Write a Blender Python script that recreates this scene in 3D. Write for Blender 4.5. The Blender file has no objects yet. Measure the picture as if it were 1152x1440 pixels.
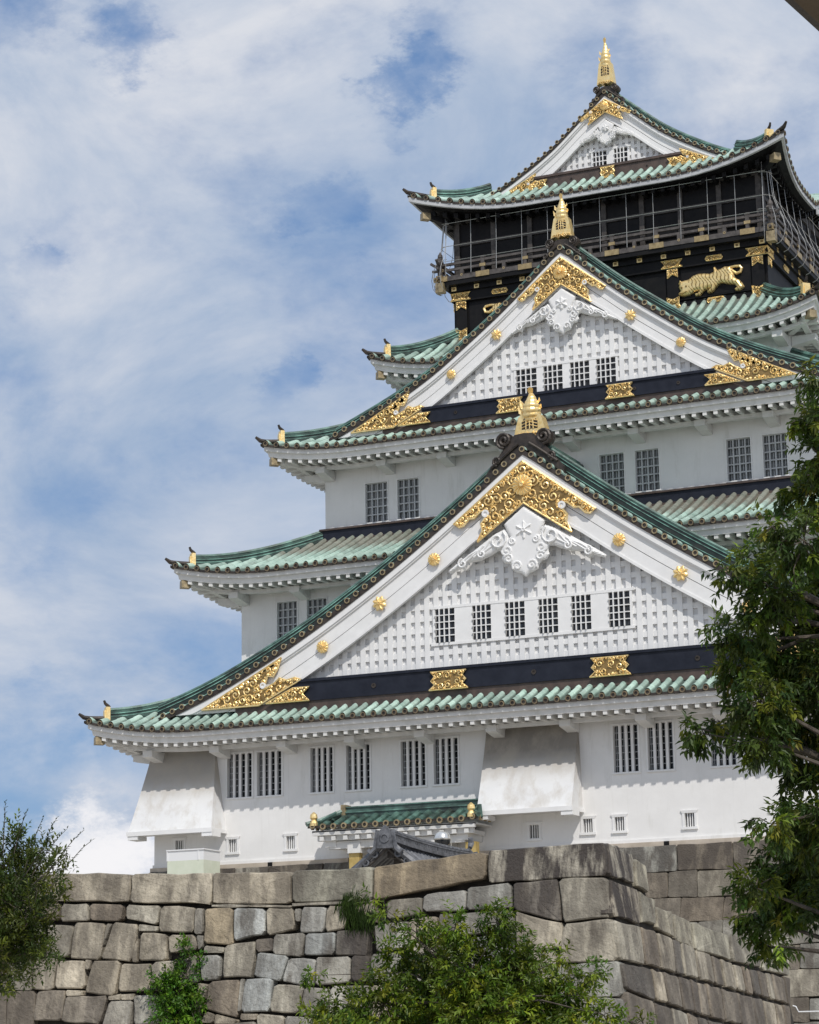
import bpy, math, random
import numpy as np
from mathutils import Vector, Matrix
random.seed(11)
sc = bpy.context.scene
R_ = math.radians

# ---------------------------------------------------------------- camera
cam_d = bpy.data.cameras.new("camera"); cam = bpy.data.objects.new("camera", cam_d)
sc.collection.objects.link(cam); sc.camera = cam
yaw, tilt, roll = R_(24.361), R_(12.857), R_(-0.8757)
F = Vector((-math.sin(yaw)*math.cos(tilt), math.cos(yaw)*math.cos(tilt), math.sin(tilt)))
R0 = F.cross(Vector((0, 0, 1))).normalized(); U0 = R0.cross(F)
RV = math.cos(roll)*R0 + math.sin(roll)*U0
UV = -math.sin(roll)*R0 + math.cos(roll)*U0
CAM = Vector((43.07, -110.0, 1.6))
cam.matrix_world = Matrix(((RV.x, UV.x, -F.x, CAM.x), (RV.y, UV.y, -F.y, CAM.y), (RV.z, UV.z, -F.z, CAM.z), (0, 0, 0, 1)))
cam_d.sensor_fit = 'VERTICAL'; cam_d.sensor_height = 36.0; cam_d.sensor_width = 28.8
cam_d.lens = 3381.6/1440*36; cam_d.clip_start = 0.1; cam_d.clip_end = 5000

# ---------------------------------------------------------------- world, sun
SUN_EL = R_(49.4); SUN_AZ = math.atan2(0.89, -1.0)
world = bpy.data.worlds.new("World"); sc.world = world; world.use_nodes = True
nt = world.node_tree; nt.nodes.clear()
def N(t, ty, **kw):
    n = t.nodes.new(ty)
    for k, v in kw.items(): setattr(n, k, v)
    return n
def setin(n, **kw):
    for k, v in kw.items(): n.inputs[k].default_value = v
out = N(nt, 'ShaderNodeOutputWorld'); bgs = N(nt, 'ShaderNodeBackground'); bgc = N(nt, 'ShaderNodeBackground'); mixs = N(nt, 'ShaderNodeMixShader')
sky = N(nt, 'ShaderNodeTexSky', sky_type='NISHITA', sun_disc=False, sun_elevation=SUN_EL, sun_rotation=SUN_AZ, air_density=1.0, dust_density=0.6, ozone_density=1.6)
bgs.inputs['Strength'].default_value = 0.12
tint = N(nt, 'ShaderNodeMix', data_type='RGBA', blend_type='MIX'); tint.inputs['Factor'].default_value = 0.72
tint.inputs['B'].default_value = (.70, 1.65, 3.6, 1)
nt.links.new(sky.outputs[0], tint.inputs['A']); nt.links.new(tint.outputs['Result'], bgs.inputs['Color'])
tc = N(nt, 'ShaderNodeTexCoord')
# soft cloud deck: stretched fractal noise on the sky direction, with a few clear gaps
mp = N(nt, 'ShaderNodeMapping'); mp.inputs['Scale'].default_value = (1.0, 1.0, 1.7); mp.inputs['Rotation'].default_value = (0.0, 0.35, 0.2)
nt.links.new(tc.outputs['Generated'], mp.inputs['Vector'])
n1 = N(nt, 'ShaderNodeTexNoise'); setin(n1, Scale=5.2, Detail=9.0, Roughness=0.56, Distortion=0.35)
n2 = N(nt, 'ShaderNodeTexNoise'); setin(n2, Scale=17.0, Detail=7.0, Roughness=0.6, Distortion=0.2)
nw = N(nt, 'ShaderNodeTexNoise'); setin(nw, Scale=20.0, Detail=8.0, Roughness=0.68)
for n in (n1, n2, nw): nt.links.new(mp.outputs[0], n.inputs['Vector'])
wv = N(nt, 'ShaderNodeVectorMath', operation='SUBTRACT'); wv.inputs[1].default_value = (.5, .5, .5)
nt.links.new(nw.outputs['Color'], wv.inputs[0])
ws = N(nt, 'ShaderNodeVectorMath', operation='SCALE'); ws.inputs['Scale'].default_value = 0.075
nt.links.new(wv.outputs[0], ws.inputs[0])
wd = N(nt, 'ShaderNodeVectorMath', operation='ADD'); nt.links.new(tc.outputs['Generated'], wd.inputs[0]); nt.links.new(ws.outputs[0], wd.inputs[1])
wn = N(nt, 'ShaderNodeVectorMath', operation='NORMALIZE'); nt.links.new(wd.outputs[0], wn.inputs[0])
def mth(op, a, b=None, c=None, clamp=False):
    m = N(nt, 'ShaderNodeMath', operation=op); m.use_clamp = clamp
    for i, v in enumerate((a, b, c)):
        if v is None: continue
        if isinstance(v, (int, float)): m.inputs[i].default_value = v
        else: nt.links.new(v, m.inputs[i])
    return m.outputs[0]
cov = mth('MULTIPLY_ADD', n1.outputs['Fac'], 2.0, -0.10)
cov = mth('ADD', cov, mth('MULTIPLY_ADD', n2.outputs['Fac'], 1.5, -0.75))
def skydir(px, py):
    v = F*3381.6 + RV*(px-576) - UV*(py-720); return v.normalized()
GAPS = [(556, 150, 36, .36), (572, 108, 38, .46), (600, 55, 50, .28), (650, 20, 60, .22), (185, 55, 42, .36), (240, 38, 50, .2), (452, 302, 42, .32), (405, 545, 34, .30), (45, 372, 34, .24), (345, 250, 45, .15), (75, 700, 80, .26), (270, 610, 50, .22),
        (840, 20, 80, .22), (60, 1000, 100, .2), (150, 1110, 120, .4), (300, 960, 90, .14), (1130, 80, 60, .2), (30, 1110, 100, .4), (10, 10, 60, .35), (400, 660, 60, .18), (30, 560, 80, .15), (1140, 250, 70, .14),
        (140, 1215, 62, -.75), (100, 1060, 60, -.2), (650, 190, 120, -.22), (40, 150, 110, -.2), (250, 330, 200, -.12)]
for px, py, rad, amp in GAPS:
    d = N(nt, 'ShaderNodeVectorMath', operation='DOT_PRODUCT'); nt.links.new(wn.outputs[0], d.inputs[0]); d.inputs[1].default_value = skydir(px, py)
    mr = N(nt, 'ShaderNodeMapRange', interpolation_type='SMOOTHSTEP'); nt.links.new(d.outputs['Value'], mr.inputs['Value'])
    mr.inputs['From Min'].default_value = math.cos(rad*1.75/3381.6); mr.inputs['From Max'].default_value = 1.0
    mr.inputs['To Min'].default_value = 0.0; mr.inputs['To Max'].default_value = -amp
    cov = mth('ADD', cov, mr.outputs['Result'])
cm = N(nt, 'ShaderNodeMapRange', interpolation_type='SMOOTHSTEP'); nt.links.new(cov, cm.inputs['Value'])
cm.inputs['From Min'].default_value = -0.05; cm.inputs['From Max'].default_value = 1.05
n3 = N(nt, 'ShaderNodeTexNoise'); setin(n3, Scale=6.0, Detail=9.0, Roughness=0.6, Distortion=0.4); nt.links.new(mp.outputs[0], n3.inputs['Vector'])
cr = N(nt, 'ShaderNodeValToRGB'); cr.color_ramp.elements[0].position = 0.36; cr.color_ramp.elements[1].position = 0.64
cr.color_ramp.elements[0].color = (0.33, 0.44, 0.62, 1); cr.color_ramp.elements[1].color = (0.70, 0.725, 0.785, 1)
nt.links.new(n3.outputs['Fac'], cr.inputs[0]); pf = N(nt, 'ShaderNodeVectorMath', operation='DOT_PRODUCT'); nt.links.new(wn.outputs[0], pf.inputs[0]); pf.inputs[1].default_value = skydir(138, 1222)
pm = N(nt, 'ShaderNodeMapRange', interpolation_type='SMOOTHSTEP'); nt.links.new(pf.outputs['Value'], pm.inputs['Value']); pm.inputs['From Min'].default_value = math.cos(95/3381.6); pm.inputs['From Max'].default_value = math.cos(20/3381.6)
pc = N(nt, 'ShaderNodeMix', data_type='RGBA'); nt.links.new(pm.outputs['Result'], pc.inputs['Factor']); nt.links.new(cr.outputs[0], pc.inputs['A']); pc.inputs['B'].default_value = (.92, .91, .93, 1)
nt.links.new(pc.outputs['Result'], bgc.inputs['Color']); bgc.inputs['Strength'].default_value = 0.90
nt.links.new(cm.outputs['Result'], mixs.inputs[0]); nt.links.new(bgs.outputs[0], mixs.inputs[1]); nt.links.new(bgc.outputs[0], mixs.inputs[2])
nt.links.new(mixs.outputs[0], out.inputs[0])

sd = bpy.data.lights.new("sun", 'SUN'); sd.energy = 2.7; sd.angle = R_(0.6); sd.color = (1.0, 0.955, 0.89)
sun = bpy.data.objects.new("sun", sd); sc.collection.objects.link(sun)
SV = Vector((0.89, -1.0, 1.56)).normalized()
sun.rotation_euler = SV.to_track_quat('Z', 'Y').to_euler(); sun.location = (60, -60, 90)
sc.view_settings.view_transform = 'Standard'; sc.view_settings.look = 'None'; sc.view_settings.exposure = 0.15; sc.view_settings.gamma = 1.0
sc.cycles.max_bounces = 6

# ---------------------------------------------------------------- materials
def mat(name, c1, c2=None, rough=.6, metal=0.0, scale=2.0, detail=6, bump=0.0, bscale=None, attr=None, lo=.35, hi=.65, spec=.5, stretch=None, transl=0.0):
    m = bpy.data.materials.new(name); m.use_nodes = True; t = m.node_tree; b = t.nodes['Principled BSDF']
    b.inputs['Roughness'].default_value = rough; b.inputs['Metallic'].default_value = metal; b.inputs['Specular IOR Level'].default_value = spec
    tcn = N(t, 'ShaderNodeTexCoord'); vec = tcn.outputs['Object']
    if stretch:
        mpn = N(t, 'ShaderNodeMapping'); mpn.inputs['Scale'].default_value = stretch; t.links.new(vec, mpn.inputs[0]); vec = mpn.outputs[0]
    col = None
    if c2:
        n = N(t, 'ShaderNodeTexNoise'); setin(n, Scale=scale, Detail=detail, Roughness=.62); t.links.new(vec, n.inputs[0])
        r = N(t, 'ShaderNodeValToRGB'); r.color_ramp.elements[0].position = lo; r.color_ramp.elements[1].position = hi
        r.color_ramp.elements[0].color = (*c1, 1); r.color_ramp.elements[1].color = (*c2, 1); t.links.new(n.outputs['Fac'], r.inputs[0]); col = r.outputs[0]
    else: b.inputs['Base Color'].default_value = (*c1, 1)
    if attr:
        a = N(t, 'ShaderNodeVertexColor', layer_name='Col'); mx = N(t, 'ShaderNodeMix', data_type='RGBA', blend_type='MULTIPLY'); mx.inputs['Factor'].default_value = 1.0
        if col: t.links.new(col, mx.inputs['A'])
        else: mx.inputs['A'].default_value = (*c1, 1)
        t.links.new(a.outputs['Color'], mx.inputs['B']); col = mx.outputs['Result']
    if col: t.links.new(col, b.inputs['Base Color'])
    if bump:
        n = N(t, 'ShaderNodeTexNoise'); setin(n, Scale=bscale or scale*4, Detail=6, Roughness=.6); t.links.new(vec, n.inputs[0])
        bp = N(t, 'ShaderNodeBump'); bp.inputs['Strength'].default_value = bump; bp.inputs['Distance'].default_value = .05
        t.links.new(n.outputs['Fac'], bp.inputs['Height']); t.links.new(bp.outputs[0], b.inputs['Normal'])
    if transl and col:
        tr = N(t, 'ShaderNodeBsdfTranslucent'); t.links.new(col, tr.inputs['Color']); ms = N(t, 'ShaderNodeMixShader'); ms.inputs[0].default_value = transl
        t.links.new(b.outputs[0], ms.inputs[1]); t.links.new(tr.outputs[0], ms.inputs[2]); t.links.new(ms.outputs[0], t.nodes['Material Output'].inputs[0])
    return m
def layered(m, c, scale, lo, hi, stretch=(1, 1, 1), amount=1.0, attr_alpha=False):
    """lay a second noise-shaped stain colour over what already feeds Base Color"""
    t = m.node_tree; b = t.nodes['Principled BSDF']; tcn = N(t, 'ShaderNodeTexCoord'); mpn = N(t, 'ShaderNodeMapping'); mpn.inputs['Scale'].default_value = stretch
    t.links.new(tcn.outputs['Object'], mpn.inputs[0]); n = N(t, 'ShaderNodeTexNoise'); setin(n, Scale=scale, Detail=8, Roughness=.65); t.links.new(mpn.outputs[0], n.inputs[0])
    r = N(t, 'ShaderNodeMapRange'); r.inputs['From Min'].default_value = lo; r.inputs['From Max'].default_value = hi; r.inputs['To Max'].default_value = amount; t.links.new(n.outputs['Fac'], r.inputs['Value'])
    f = r.outputs[0]
    if attr_alpha:
        a = N(t, 'ShaderNodeVertexColor', layer_name='Col'); mm = N(t, 'ShaderNodeMath', operation='MULTIPLY'); t.links.new(f, mm.inputs[0]); t.links.new(a.outputs['Alpha'], mm.inputs[1]); f = mm.outputs[0]
    mx = N(t, 'ShaderNodeMix', data_type='RGBA'); t.links.new(f, mx.inputs['Factor'])
    l = b.inputs['Base Color'].links
    if l: t.links.new(l[0].from_socket, mx.inputs['A'])
    else: mx.inputs['A'].default_value = b.inputs['Base Color'].default_value
    mx.inputs['B'].default_value = (*c, 1); t.links.new(mx.outputs['Result'], b.inputs['Base Color'])
    return m
PLASTER = layered(mat('white_plaster', (.765, .755, .74), (.82, .81, .795), rough=.75, scale=.7, bump=.12, bscale=3), (.50, .49, .44), 1.5, .55, .78, (1, 1, .22), .5)
layered(PLASTER, (.50, .49, .45), 1.6, .56, .80, (3.2, 3.2, .10), .28)
STAINED = layered(mat('stained_plaster', (.72, .72, .72), (.80, .80, .79), rough=.8, scale=.6, bump=.1, bscale=3, attr=True), (.45, .40, .33), 1.2, .46, .66, (1, 1, .6), .5)
WHITEWOOD = mat('white_painted_wood', (.76, .755, .745), (.82, .815, .805), rough=.55, scale=1.5, bump=.05)
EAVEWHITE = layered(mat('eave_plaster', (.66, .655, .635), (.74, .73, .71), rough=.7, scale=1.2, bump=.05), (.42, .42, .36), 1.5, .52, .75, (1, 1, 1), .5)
RECESS = mat('pale_grey_backing', (.68, .685, .69), (.75, .75, .75), rough=.8, scale=1.5)
COPPER = layered(mat('verdigris_copper', (.29, .42, .355), (.50, .645, .56), rough=.5, scale=1.3, detail=8, attr=True, bump=.25, bscale=5, lo=.3, hi=.62), (.085, .085, .065), 2.6, .54, .72, (1, 1, 1), .5)
COPPERD = layered(mat('dark_green_copper', (.038, .075, .062), (.125, .235, .195), rough=.42, scale=1.5, detail=8, attr=True, bump=.2, bscale=6), (.03, .03, .026), 2.5, .46, .68, (.25, .25, 1), .85)
EDGE = mat('brown_tile_end', (.09, .07, .05), (.26, .20, .12), rough=.55, metal=.3, scale=3)
SOFFIT = mat('shaded_grey_soffit', (.22, .22, .205), (.33, .33, .31), rough=.8, scale=2)  # soffit boards darker than the rafters: under-eave shade painted into their colour
RING = mat('gilt_bronze_tile_end', (.20, .155, .09), (.46, .37, .22), rough=.5, metal=.45, scale=3)
DARKM = mat('dark_bronze', (.025, .021, .018), (.07, .055, .045), rough=.5, metal=.3, scale=3, bump=.1)
BROWN = mat('brown_copper', (.05, .036, .030), (.105, .072, .058), rough=.5, scale=2, bump=.15)
GOLD = mat('gold_leaf', (.90, .63, .25), (1.0, .80, .42), rough=.4, metal=.7, scale=5, bump=.3, bscale=9)
GOLDD = mat('deep_gold', (.20, .125, .04), (.38, .25, .10), rough=.45, metal=.5, scale=4)
NAVY = mat('navy_lacquer', (.008, .010, .019), (.017, .020, .032), rough=.5, scale=1.5, spec=.3)
BLACK = mat('black_lacquer', (.005, .005, .006), (.011, .010, .010), rough=.55, scale=2, spec=.2)
DWOOD = mat('weathered_dark_wood', (.035, .03, .027), (.085, .075, .068), rough=.6, scale=3)
RAILW = mat('grey_brown_rail_wood', (.05, .043, .04), (.115, .10, .092), rough=.6, scale=3)
PANE = mat('pale_blind_pane', (.13, .14, .145), (.24, .25, .255), rough=.35, scale=1.2)
GLASS = mat('dark_glass', (.012, .014, .017), (.035, .038, .042), rough=.12, scale=2, spec=.6)
GRILL = mat('grey_grille', (.40, .41, .42), (.52, .53, .54), rough=.6, scale=2)
STEEL = mat('thin_steel', (.42, .42, .41), rough=.4, metal=.5)
TILEG = mat('grey_clay_tile', (.055, .058, .065), (.17, .175, .19), rough=.5, scale=3, bump=.2)
BARK = mat('bark', (.05, .04, .03), (.12, .10, .08), rough=.85, scale=6, bump=.5)
LEAF = mat('leaf_green', (.042, .068, .013), (.086, .122, .022), rough=.5, scale=.7, attr=True, transl=.35, spec=.4)
STONE = layered(layered(mat('cut_granite', (.42, .405, .375), (1.08, 1.06, 1.02), rough=.88, scale=1.6, detail=10, attr=True, bump=1.0, bscale=11, lo=.22, hi=.68), (.040, .032, .029), 1.0, .42, .53, (1.8, 1.8, .28), .96, True), (.085, .07, .055), 1.7, .50, .66, (1.2, 1.2, .4), .7)
JOINT = mat('dark_joint_fill', (.018, .015, .012), (.05, .042, .032), rough=.95, scale=3)
GROUND = mat('gravel_ground', (.34, .31, .26), (.45, .41, .35), rough=.95, scale=.5, bump=.4, bscale=8)

# ---------------------------------------------------------------- mesh helpers
class MB:
    def __init__(s): s.v = []; s.f = []; s.m = []; s.c = {}
    def add(s, vs, fs, m=0, col=None):
        o = len(s.v); s.v.extend(vs); s.f.extend([tuple(i+o for i in f) for f in fs]); s.m.extend([m]*len(fs))
        if col is not None:
            if isinstance(col, list):
                for i, c in enumerate(col): s.c[o+i] = c
            else:
                for i in range(len(vs)): s.c[o+i] = col
    def hexa(s, p, m=0, col=None):   # p: 8 corners, bottom loop then top loop
        s.add(p, [(0, 3, 2, 1), (4, 5, 6, 7), (0, 1, 5, 4), (1, 2, 6, 5), (2, 3, 7, 6), (3, 0, 4, 7)], m, col)
    def box(s, x0, x1, y0, y1, z0, z1, m=0, col=None):
        s.hexa([(x0, y0, z0), (x1, y0, z0), (x1, y1, z0), (x0, y1, z0), (x0, y0, z1), (x1, y0, z1), (x1, y1, z1), (x0, y1, z1)], m, col)
    def tube(s, pts, r, n=6, m=0, cap=True, col=None):
        pts = [Vector(p) for p in pts]; vs = []; k = len(pts); rr = r if isinstance(r, (list, tuple)) else [r]*k
        up = None
        for i, p in enumerate(pts):
            t = (pts[min(i+1, k-1)]-pts[max(i-1, 0)]).normalized()
            if up is None:
                up = Vector((0, 0, 1)) if abs(t.z) < .9 else Vector((0, 1, 0))
            a = t.cross(up)
            if a.length < 1e-4: a = t.cross(Vector((1, 0.3, 0)))
            a.normalize(); b = a.cross(t).normalized(); up = b
            for j in range(n):
                w = 2*math.pi*j/n; vs.append(tuple(p+(a*math.cos(w)+b*math.sin(w))*rr[i]))
        fs = [(i*n+j, i*n+(j+1) % n, (i+1)*n+(j+1) % n, (i+1)*n+j) for i in range(k-1) for j in range(n)]
        if cap: fs += [tuple(range(n-1, -1, -1)), tuple((k-1)*n+j for j in range(n))]
        s.add(vs, fs, m, col)
    def disc(s, c, nrm, r, t, n=10, m=0, m2=None, r2=.5):
        """short cylinder facing nrm with an inset centre"""
        c = Vector(c); nrm = Vector(nrm).normalized(); a = nrm.cross(Vector((0, 0, 1))).normalized(); b = a.cross(nrm)
        def ring(rad, off): return [tuple(c+nrm*off+(a*math.cos(2*math.pi*j/n)+b*math.sin(2*math.pi*j/n))*rad) for j in range(n)]
        vs = ring(r, -t)+ring(r, 0)+ring(r*r2, 0)+ring(r*r2, -t*.35)
        q = lambda a0, b0: [(a0*n+j, a0*n+(j+1) % n, b0*n+(j+1) % n, b0*n+j) for j in range(n)]
        s.add(vs, q(0, 1)+q(1, 2), m); o = len(s.v)-4*n
        fs = q(2, 3)+[tuple(3*n+j for j in range(n))]
        s.f.extend([tuple(i+o for i in f) for f in fs]); s.m.extend([m if m2 is None else m2]*len(fs))
    def prism(s, poly, y0, y1, m=0, col=None):   # poly in (x,z), y0 front
        n = len(poly); vs = [(x, y0, z) for x, z in poly]+[(x, y1, z) for x, z in poly]
        s.add(vs, [tuple(range(n)), tuple(range(2*n-1, n-1, -1))]+[(i, i+n, (i+1) % n+n, (i+1) % n) for i in range(n)], m, col)
    def build(s, name, mats, parent=None, smooth=False, xf=None):
        me = bpy.data.meshes.new(name)
        vs = s.v if xf is None else [xf(v) for v in s.v]
        me.from_pydata([tuple(v) for v in vs], [], s.f)
        mats = mats if isinstance(mats, (list, tuple)) else [mats]
        for m in mats: me.materials.append(m)
        if len(mats) > 1: me.polygons.foreach_set('material_index', s.m)
        ca = me.color_attributes.new('Col', 'FLOAT_COLOR', 'POINT'); arr = np.ones((len(vs), 4), dtype=np.float32)
        if not s.c: arr[:, 3] = 0
        for i, c in s.c.items(): arr[i, :len(c)] = c; arr[i, 3] = c[3] if len(c) > 3 else 0.0
        ca.data.foreach_set('color', arr.ravel())
        if smooth: me.polygons.foreach_set('use_smooth', [True]*len(me.polygons))
        me.update(); o = bpy.data.objects.new(name, me); sc.collection.objects.link(o)
        if parent is not None:
            o.parent = parent
            if parent.type == 'EMPTY': o.matrix_parent_inverse = Matrix.Translation(-Vector(parent.location))
        return o
def thing(name, label, cat, loc=(0, 0, 0), group=None):
    o = bpy.data.objects.new(name, None); sc.collection.objects.link(o); o.location = loc; o['label'] = label; o['category'] = cat; o.empty_display_size = .5
    if group: o['group'] = group
    return o
def tag(o, label, cat, group=None, kind=None):
    if label: o['label'] = label
    if cat: o['category'] = cat
    if group: o['group'] = group
    if kind: o['kind'] = kind
    return o
def inpoly(x, y, P):
    c = False; j = len(P)-1
    for i in range(len(P)):
        xi, yi = P[i]; xj, yj = P[j]
        if (yi > y) != (yj > y) and x < (xj-xi)*(y-yi)/(yj-yi)+xi: c = not c
        j = i
    return c
def edged(x, y, P):
    d = 1e9; j = len(P)-1
    for i in range(len(P)):
        ax, ay = P[j]; bx, by = P[i]; dx, dy = bx-ax, by-ay; t = max(0, min(1, ((x-ax)*dx+(y-ay)*dy)/(dx*dx+dy*dy+1e-12)))
        d = min(d, math.hypot(x-ax-t*dx, y-ay-t*dy)); j = i
    return d

# ---------------------------------------------------------------- ground
g = MB(); g.add([(-1500, -1500, 0), (1500, -1500, 0), (1500, 1500, 0), (-1500, 1500, 0)], [(0, 1, 2, 3)])
tag(g.build('ground', GROUND), None, None, kind='structure')

# ================================================================ the castle tower
YC = 23.5
castle = thing('castle_tower', 'tall white Japanese castle keep with five tiers of green copper roofs and gold ornaments', 'castle', (0, YC, 11.65))
TIERS = {1: dict(W=21.73, y=0.0, z0=11.65, z1=18.3), 2: dict(W=18.37, y=3.37, z0=19.8, z1=27.0), 3: dict(W=14.94, y=6.79, z0=30.38, z1=34.4), 4: dict(W=10.9, y=10.7, z0=36.5, z1=40.0)}

# ---- windows cut into a front wall
W1WIN = [(-17.38, -15.93), (-15.62, -14.2), (-12.52, -11.25), (-10.48, -9.16), (-7.41, -6.07), (-5.6, -4.28), (3.94, 5.2), (5.69, 6.97), (8.85, 10.08), (10.84, 12.1), (14.2, 15.6), (15.9, 17.4)]
SMALL = [(-20.2, 12.35), (-17.05, 12.25), (-13.68, 12.25), (-.3, 12.1), (2.5, 12.25), (4.12, 12.25), (7.65, 12.25), (13.4, 12.25), (17.0, 12.25)]
W2WIN = [(-16.19, -14.98), (-14.38, -13.2), (13.2, 14.38), (14.98, 16.19)]
W3WIN = [(-12.46, -11.12), (-10.51, -9.23), (-4.57, -3.27), (-2.64, -1.28), (1.28, 2.64), (3.27, 4.57), (8.26, 9.55), (10.2, 11.46)]
HOLES = {1: [(a, b, 15.05, 17.33) for a, b in W1WIN]+[(x-.24, x+.24, z, z+.66) for x, z in SMALL], 2: [(a, b, 23.75, 25.84) for a, b in W2WIN], 3: [(a, b, 30.52, 32.74) for a, b in W3WIN], 4: []}
def wall_front(mb, x0, x1, z0, z1, y, holes, dep=.32):
    xs = sorted({x0, x1, *[h[0] for h in holes], *[h[1] for h in holes]}); zs = sorted({z0, z1, *[h[2] for h in holes], *[h[3] for h in holes]})
    for i in range(len(xs)-1):
        for j in range(len(zs)-1):
            cx, cz = (xs[i]+xs[i+1])/2, (zs[j]+zs[j+1])/2
            if any(h[0] < cx < h[1] and h[2] < cz < h[3] for h in holes): continue
            mb.add([(xs[i], y, zs[j]), (xs[i+1], y, zs[j]), (xs[i+1], y, zs[j+1]), (xs[i], y, zs[j+1])], [(0, 1, 2, 3)])
    for a, b, c, d in holes:
        e = y+dep
        mb.add([(a, y, c), (b, y, c), (b, y, d), (a, y, d), (a, e, c), (b, e, c), (b, e, d), (a, e, d)], [(0, 4, 5, 1), (1, 5, 6, 2), (2, 6, 7, 3), (3, 7, 4, 0)])
for k, T in TIERS.items():
    mb = MB(); W, y = T['W'], T['y']; yb = 2*YC-y
    wall_front(mb, -W, W, T['z0'], T['z1'], y, HOLES[k])
    mb.add([(W, y, T['z0']), (W, yb, T['z0']), (W, yb, T['z1']), (W, y, T['z1'])], [(0, 1, 2, 3)])
    mb.add([(-W, y, T['z0']), (-W, yb, T['z0']), (-W, yb, T['z1']), (-W, y, T['z1'])], [(3, 2, 1, 0)])
    mb.add([(-W, yb, T['z0']), (W, yb, T['z0']), (W, yb, T['z1']), (-W, yb, T['z1'])], [(3, 2, 1, 0)])
    T['obj'] = mb.build('wall', PLASTER, castle)
    if k == 1:   # low plinth moulding along the foot and the rake of little drain holes
        p = MB(); p.box(-W-.06, W+.06, -.07, 0, 11.6, 11.78); p.box(W, W+.06, 0, yb, 11.6, 11.78); p.box(-W-.06, -W, 0, yb, 11.6, 11.78)
        p.build('wall_foot', PLASTER, castle)
        for x in (-14.8, -10.2, 6.5, 10.3, 14, 18): p = MB(); p.box(x-.13, x+.13, -.17, -.08, 11.42, 11.62); p.build('drain_hole', BLACK, T['obj'])

def window(parent, x0, x1, z0, z1, y, style):
    mb = MB(); d = y+.3
    mb.add([(x0, d, z0), (x1, d, z0), (x1, d, z1), (x0, d, z1)], [(0, 1, 2, 3)], 1)
    if style == 'bars':       # thick white vertical bars in front, finer grid behind
        w = x1-x0; n = 4
        for i in range(1, n):
            c = x0+w*i/n*1.0; mb.box(c-.065, c+.065, y+.03, y+.16, z0, z1, 0)
        for i in range(7):
            c = x0+w*(i+.5)/7; mb.box(c-.014, c+.014, y+.22, y+.26, z0, z1, 2)
        for i in range(1, 7):
            c = z0+(z1-z0)*i/7; mb.box(x0, x1, y+.23, y+.27, c-.018, c+.018, 2)
        f = .09
        mb.box(x0-f, x1+f, y-.05, y+.0, z1, z1+f, 0); mb.box(x0-f, x1+f, y-.07, y+.0, z0-f, z0, 0)
        mb.box(x0-f, x0, y-.05, y, z0, z1, 0); mb.box(x1, x1+f, y-.05, y, z0, z1, 0)
    elif style == 'grid':
        w = x1-x0; nx, nz = 4, max(3, round((z1-z0)/.42))
        for i in range(nx+1):
            c = x0+w*i/nx; a, b = max(x0, c-.04), min(x1, c+.04); mb.box(a, b, y+.1, y+.17, z0, z1, 2)
        for i in range(nz+1):
            c = z0+(z1-z0)*i/nz; a, b = max(z0, c-.035), min(z1, c+.035); mb.box(x0, x1, y+.11, y+.18, a, b, 2)
        for i in range(nx):
            c = x0+w*(i+.5)/nx; mb.box(c-.018, c+.018, y+.22, y+.25, z0, z1, 2)
        f = .06
        mb.box(x0-f, x1+f, y-.04, y, z1, z1+f, 0); mb.box(x0-f, x1+f, y-.04, y, z0-f, z0, 0); mb.box(x0-f, x0, y-.04, y, z0, z1, 0); mb.box(x1, x1+f, y-.04, y, z0, z1, 0)
    elif style == 'small':
        for i in (1, 2, 3):
            c = x0+(x1-x0)*i/4; mb.box(c-.022, c+.022, y+.05, y+.13, z0, z1, 0)
        for s in (-1, 1):     # flared white surround
            xo = x0 if s < 0 else x1
            mb.hexa([(min(xo, xo+s*.12), y-.05, z0), (max(xo, xo+s*.12), y-.05, z0), (max(xo, xo+s*.12), y, z0), (min(xo, xo+s*.12), y, z0),
                     (min(xo, xo+s*.12), y-.05, z1), (max(xo, xo+s*.12), y-.05, z1), (max(xo, xo+s*.12), y, z1), (min(xo, xo+s*.12), y, z1)], 0)
        mb.hexa([(x0-.12, y-.06, z1), (x1+.12, y-.06, z1), (x1+.12, y, z1), (x0-.12, y, z1), (x0-.2, y-.08, z1+.13), (x1+.2, y-.08, z1+.13), (x1+.2, y, z1+.13), (x0-.2, y, z1+.13)], 0)
        mb.box(x0-.16, x1+.16, y-.09, y, z0-.12, z0, 0)
    elif style == 'lat':      # coarse white lattice of the gable windows
        w = x1-x0
        for i in range(1, 4):
            c = x0+w*i/4; a, b = max(x0, c-.024), min(x1, c+.024); mb.box(a, b, y+.02, y+.1, z0, z1, 0)
        nz = max(3, round((z1-z0)/.38))
        for i in range(1, nz):
            c = z0+(z1-z0)*i/nz; a, b = max(z0, c-.022), min(z1, c+.022); mb.box(x0, x1, y+.04, y+.12, a, b, 0)
    return mb.build('window', [WHITEWOOD, PANE if style == 'grid' else GLASS, GRILL], parent)
for a, b in W1WIN: window(castle, a, b, 15.05, 17.33, 0, 'bars')
for x, z in SMALL: window(castle, x-.24, x+.24, z, z+.66, 0, 'small')
for a, b in W2WIN: window(castle, a, b, 23.75, 25.84, 3.37, 'grid')
for a, b in W3WIN: window(castle, a, b, 30.52, 32.74, 6.79, 'grid')

# ---- dark skirting above the third roof
mb = MB(); mb.box(-14.96-.12, 14.96+.12, 6.60, 6.785, 29.72, 30.34, 0); mb.box(-15.2, 15.2, 6.52, 6.6, 29.5, 29.72, 1); mb.box(-15.2, 15.2, 6.5, 6.6, 30.28, 30.38, 1); 
mb.box(-15.2, -14.94, 6.79, 40.2, 29.6, 30.34, 0); mb.box(14.94, 15.2, 6.79, 40.2, 29.6, 30.34, 0)
mb.build('dark_skirting', [NAVY, BROWN], castle)

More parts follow.
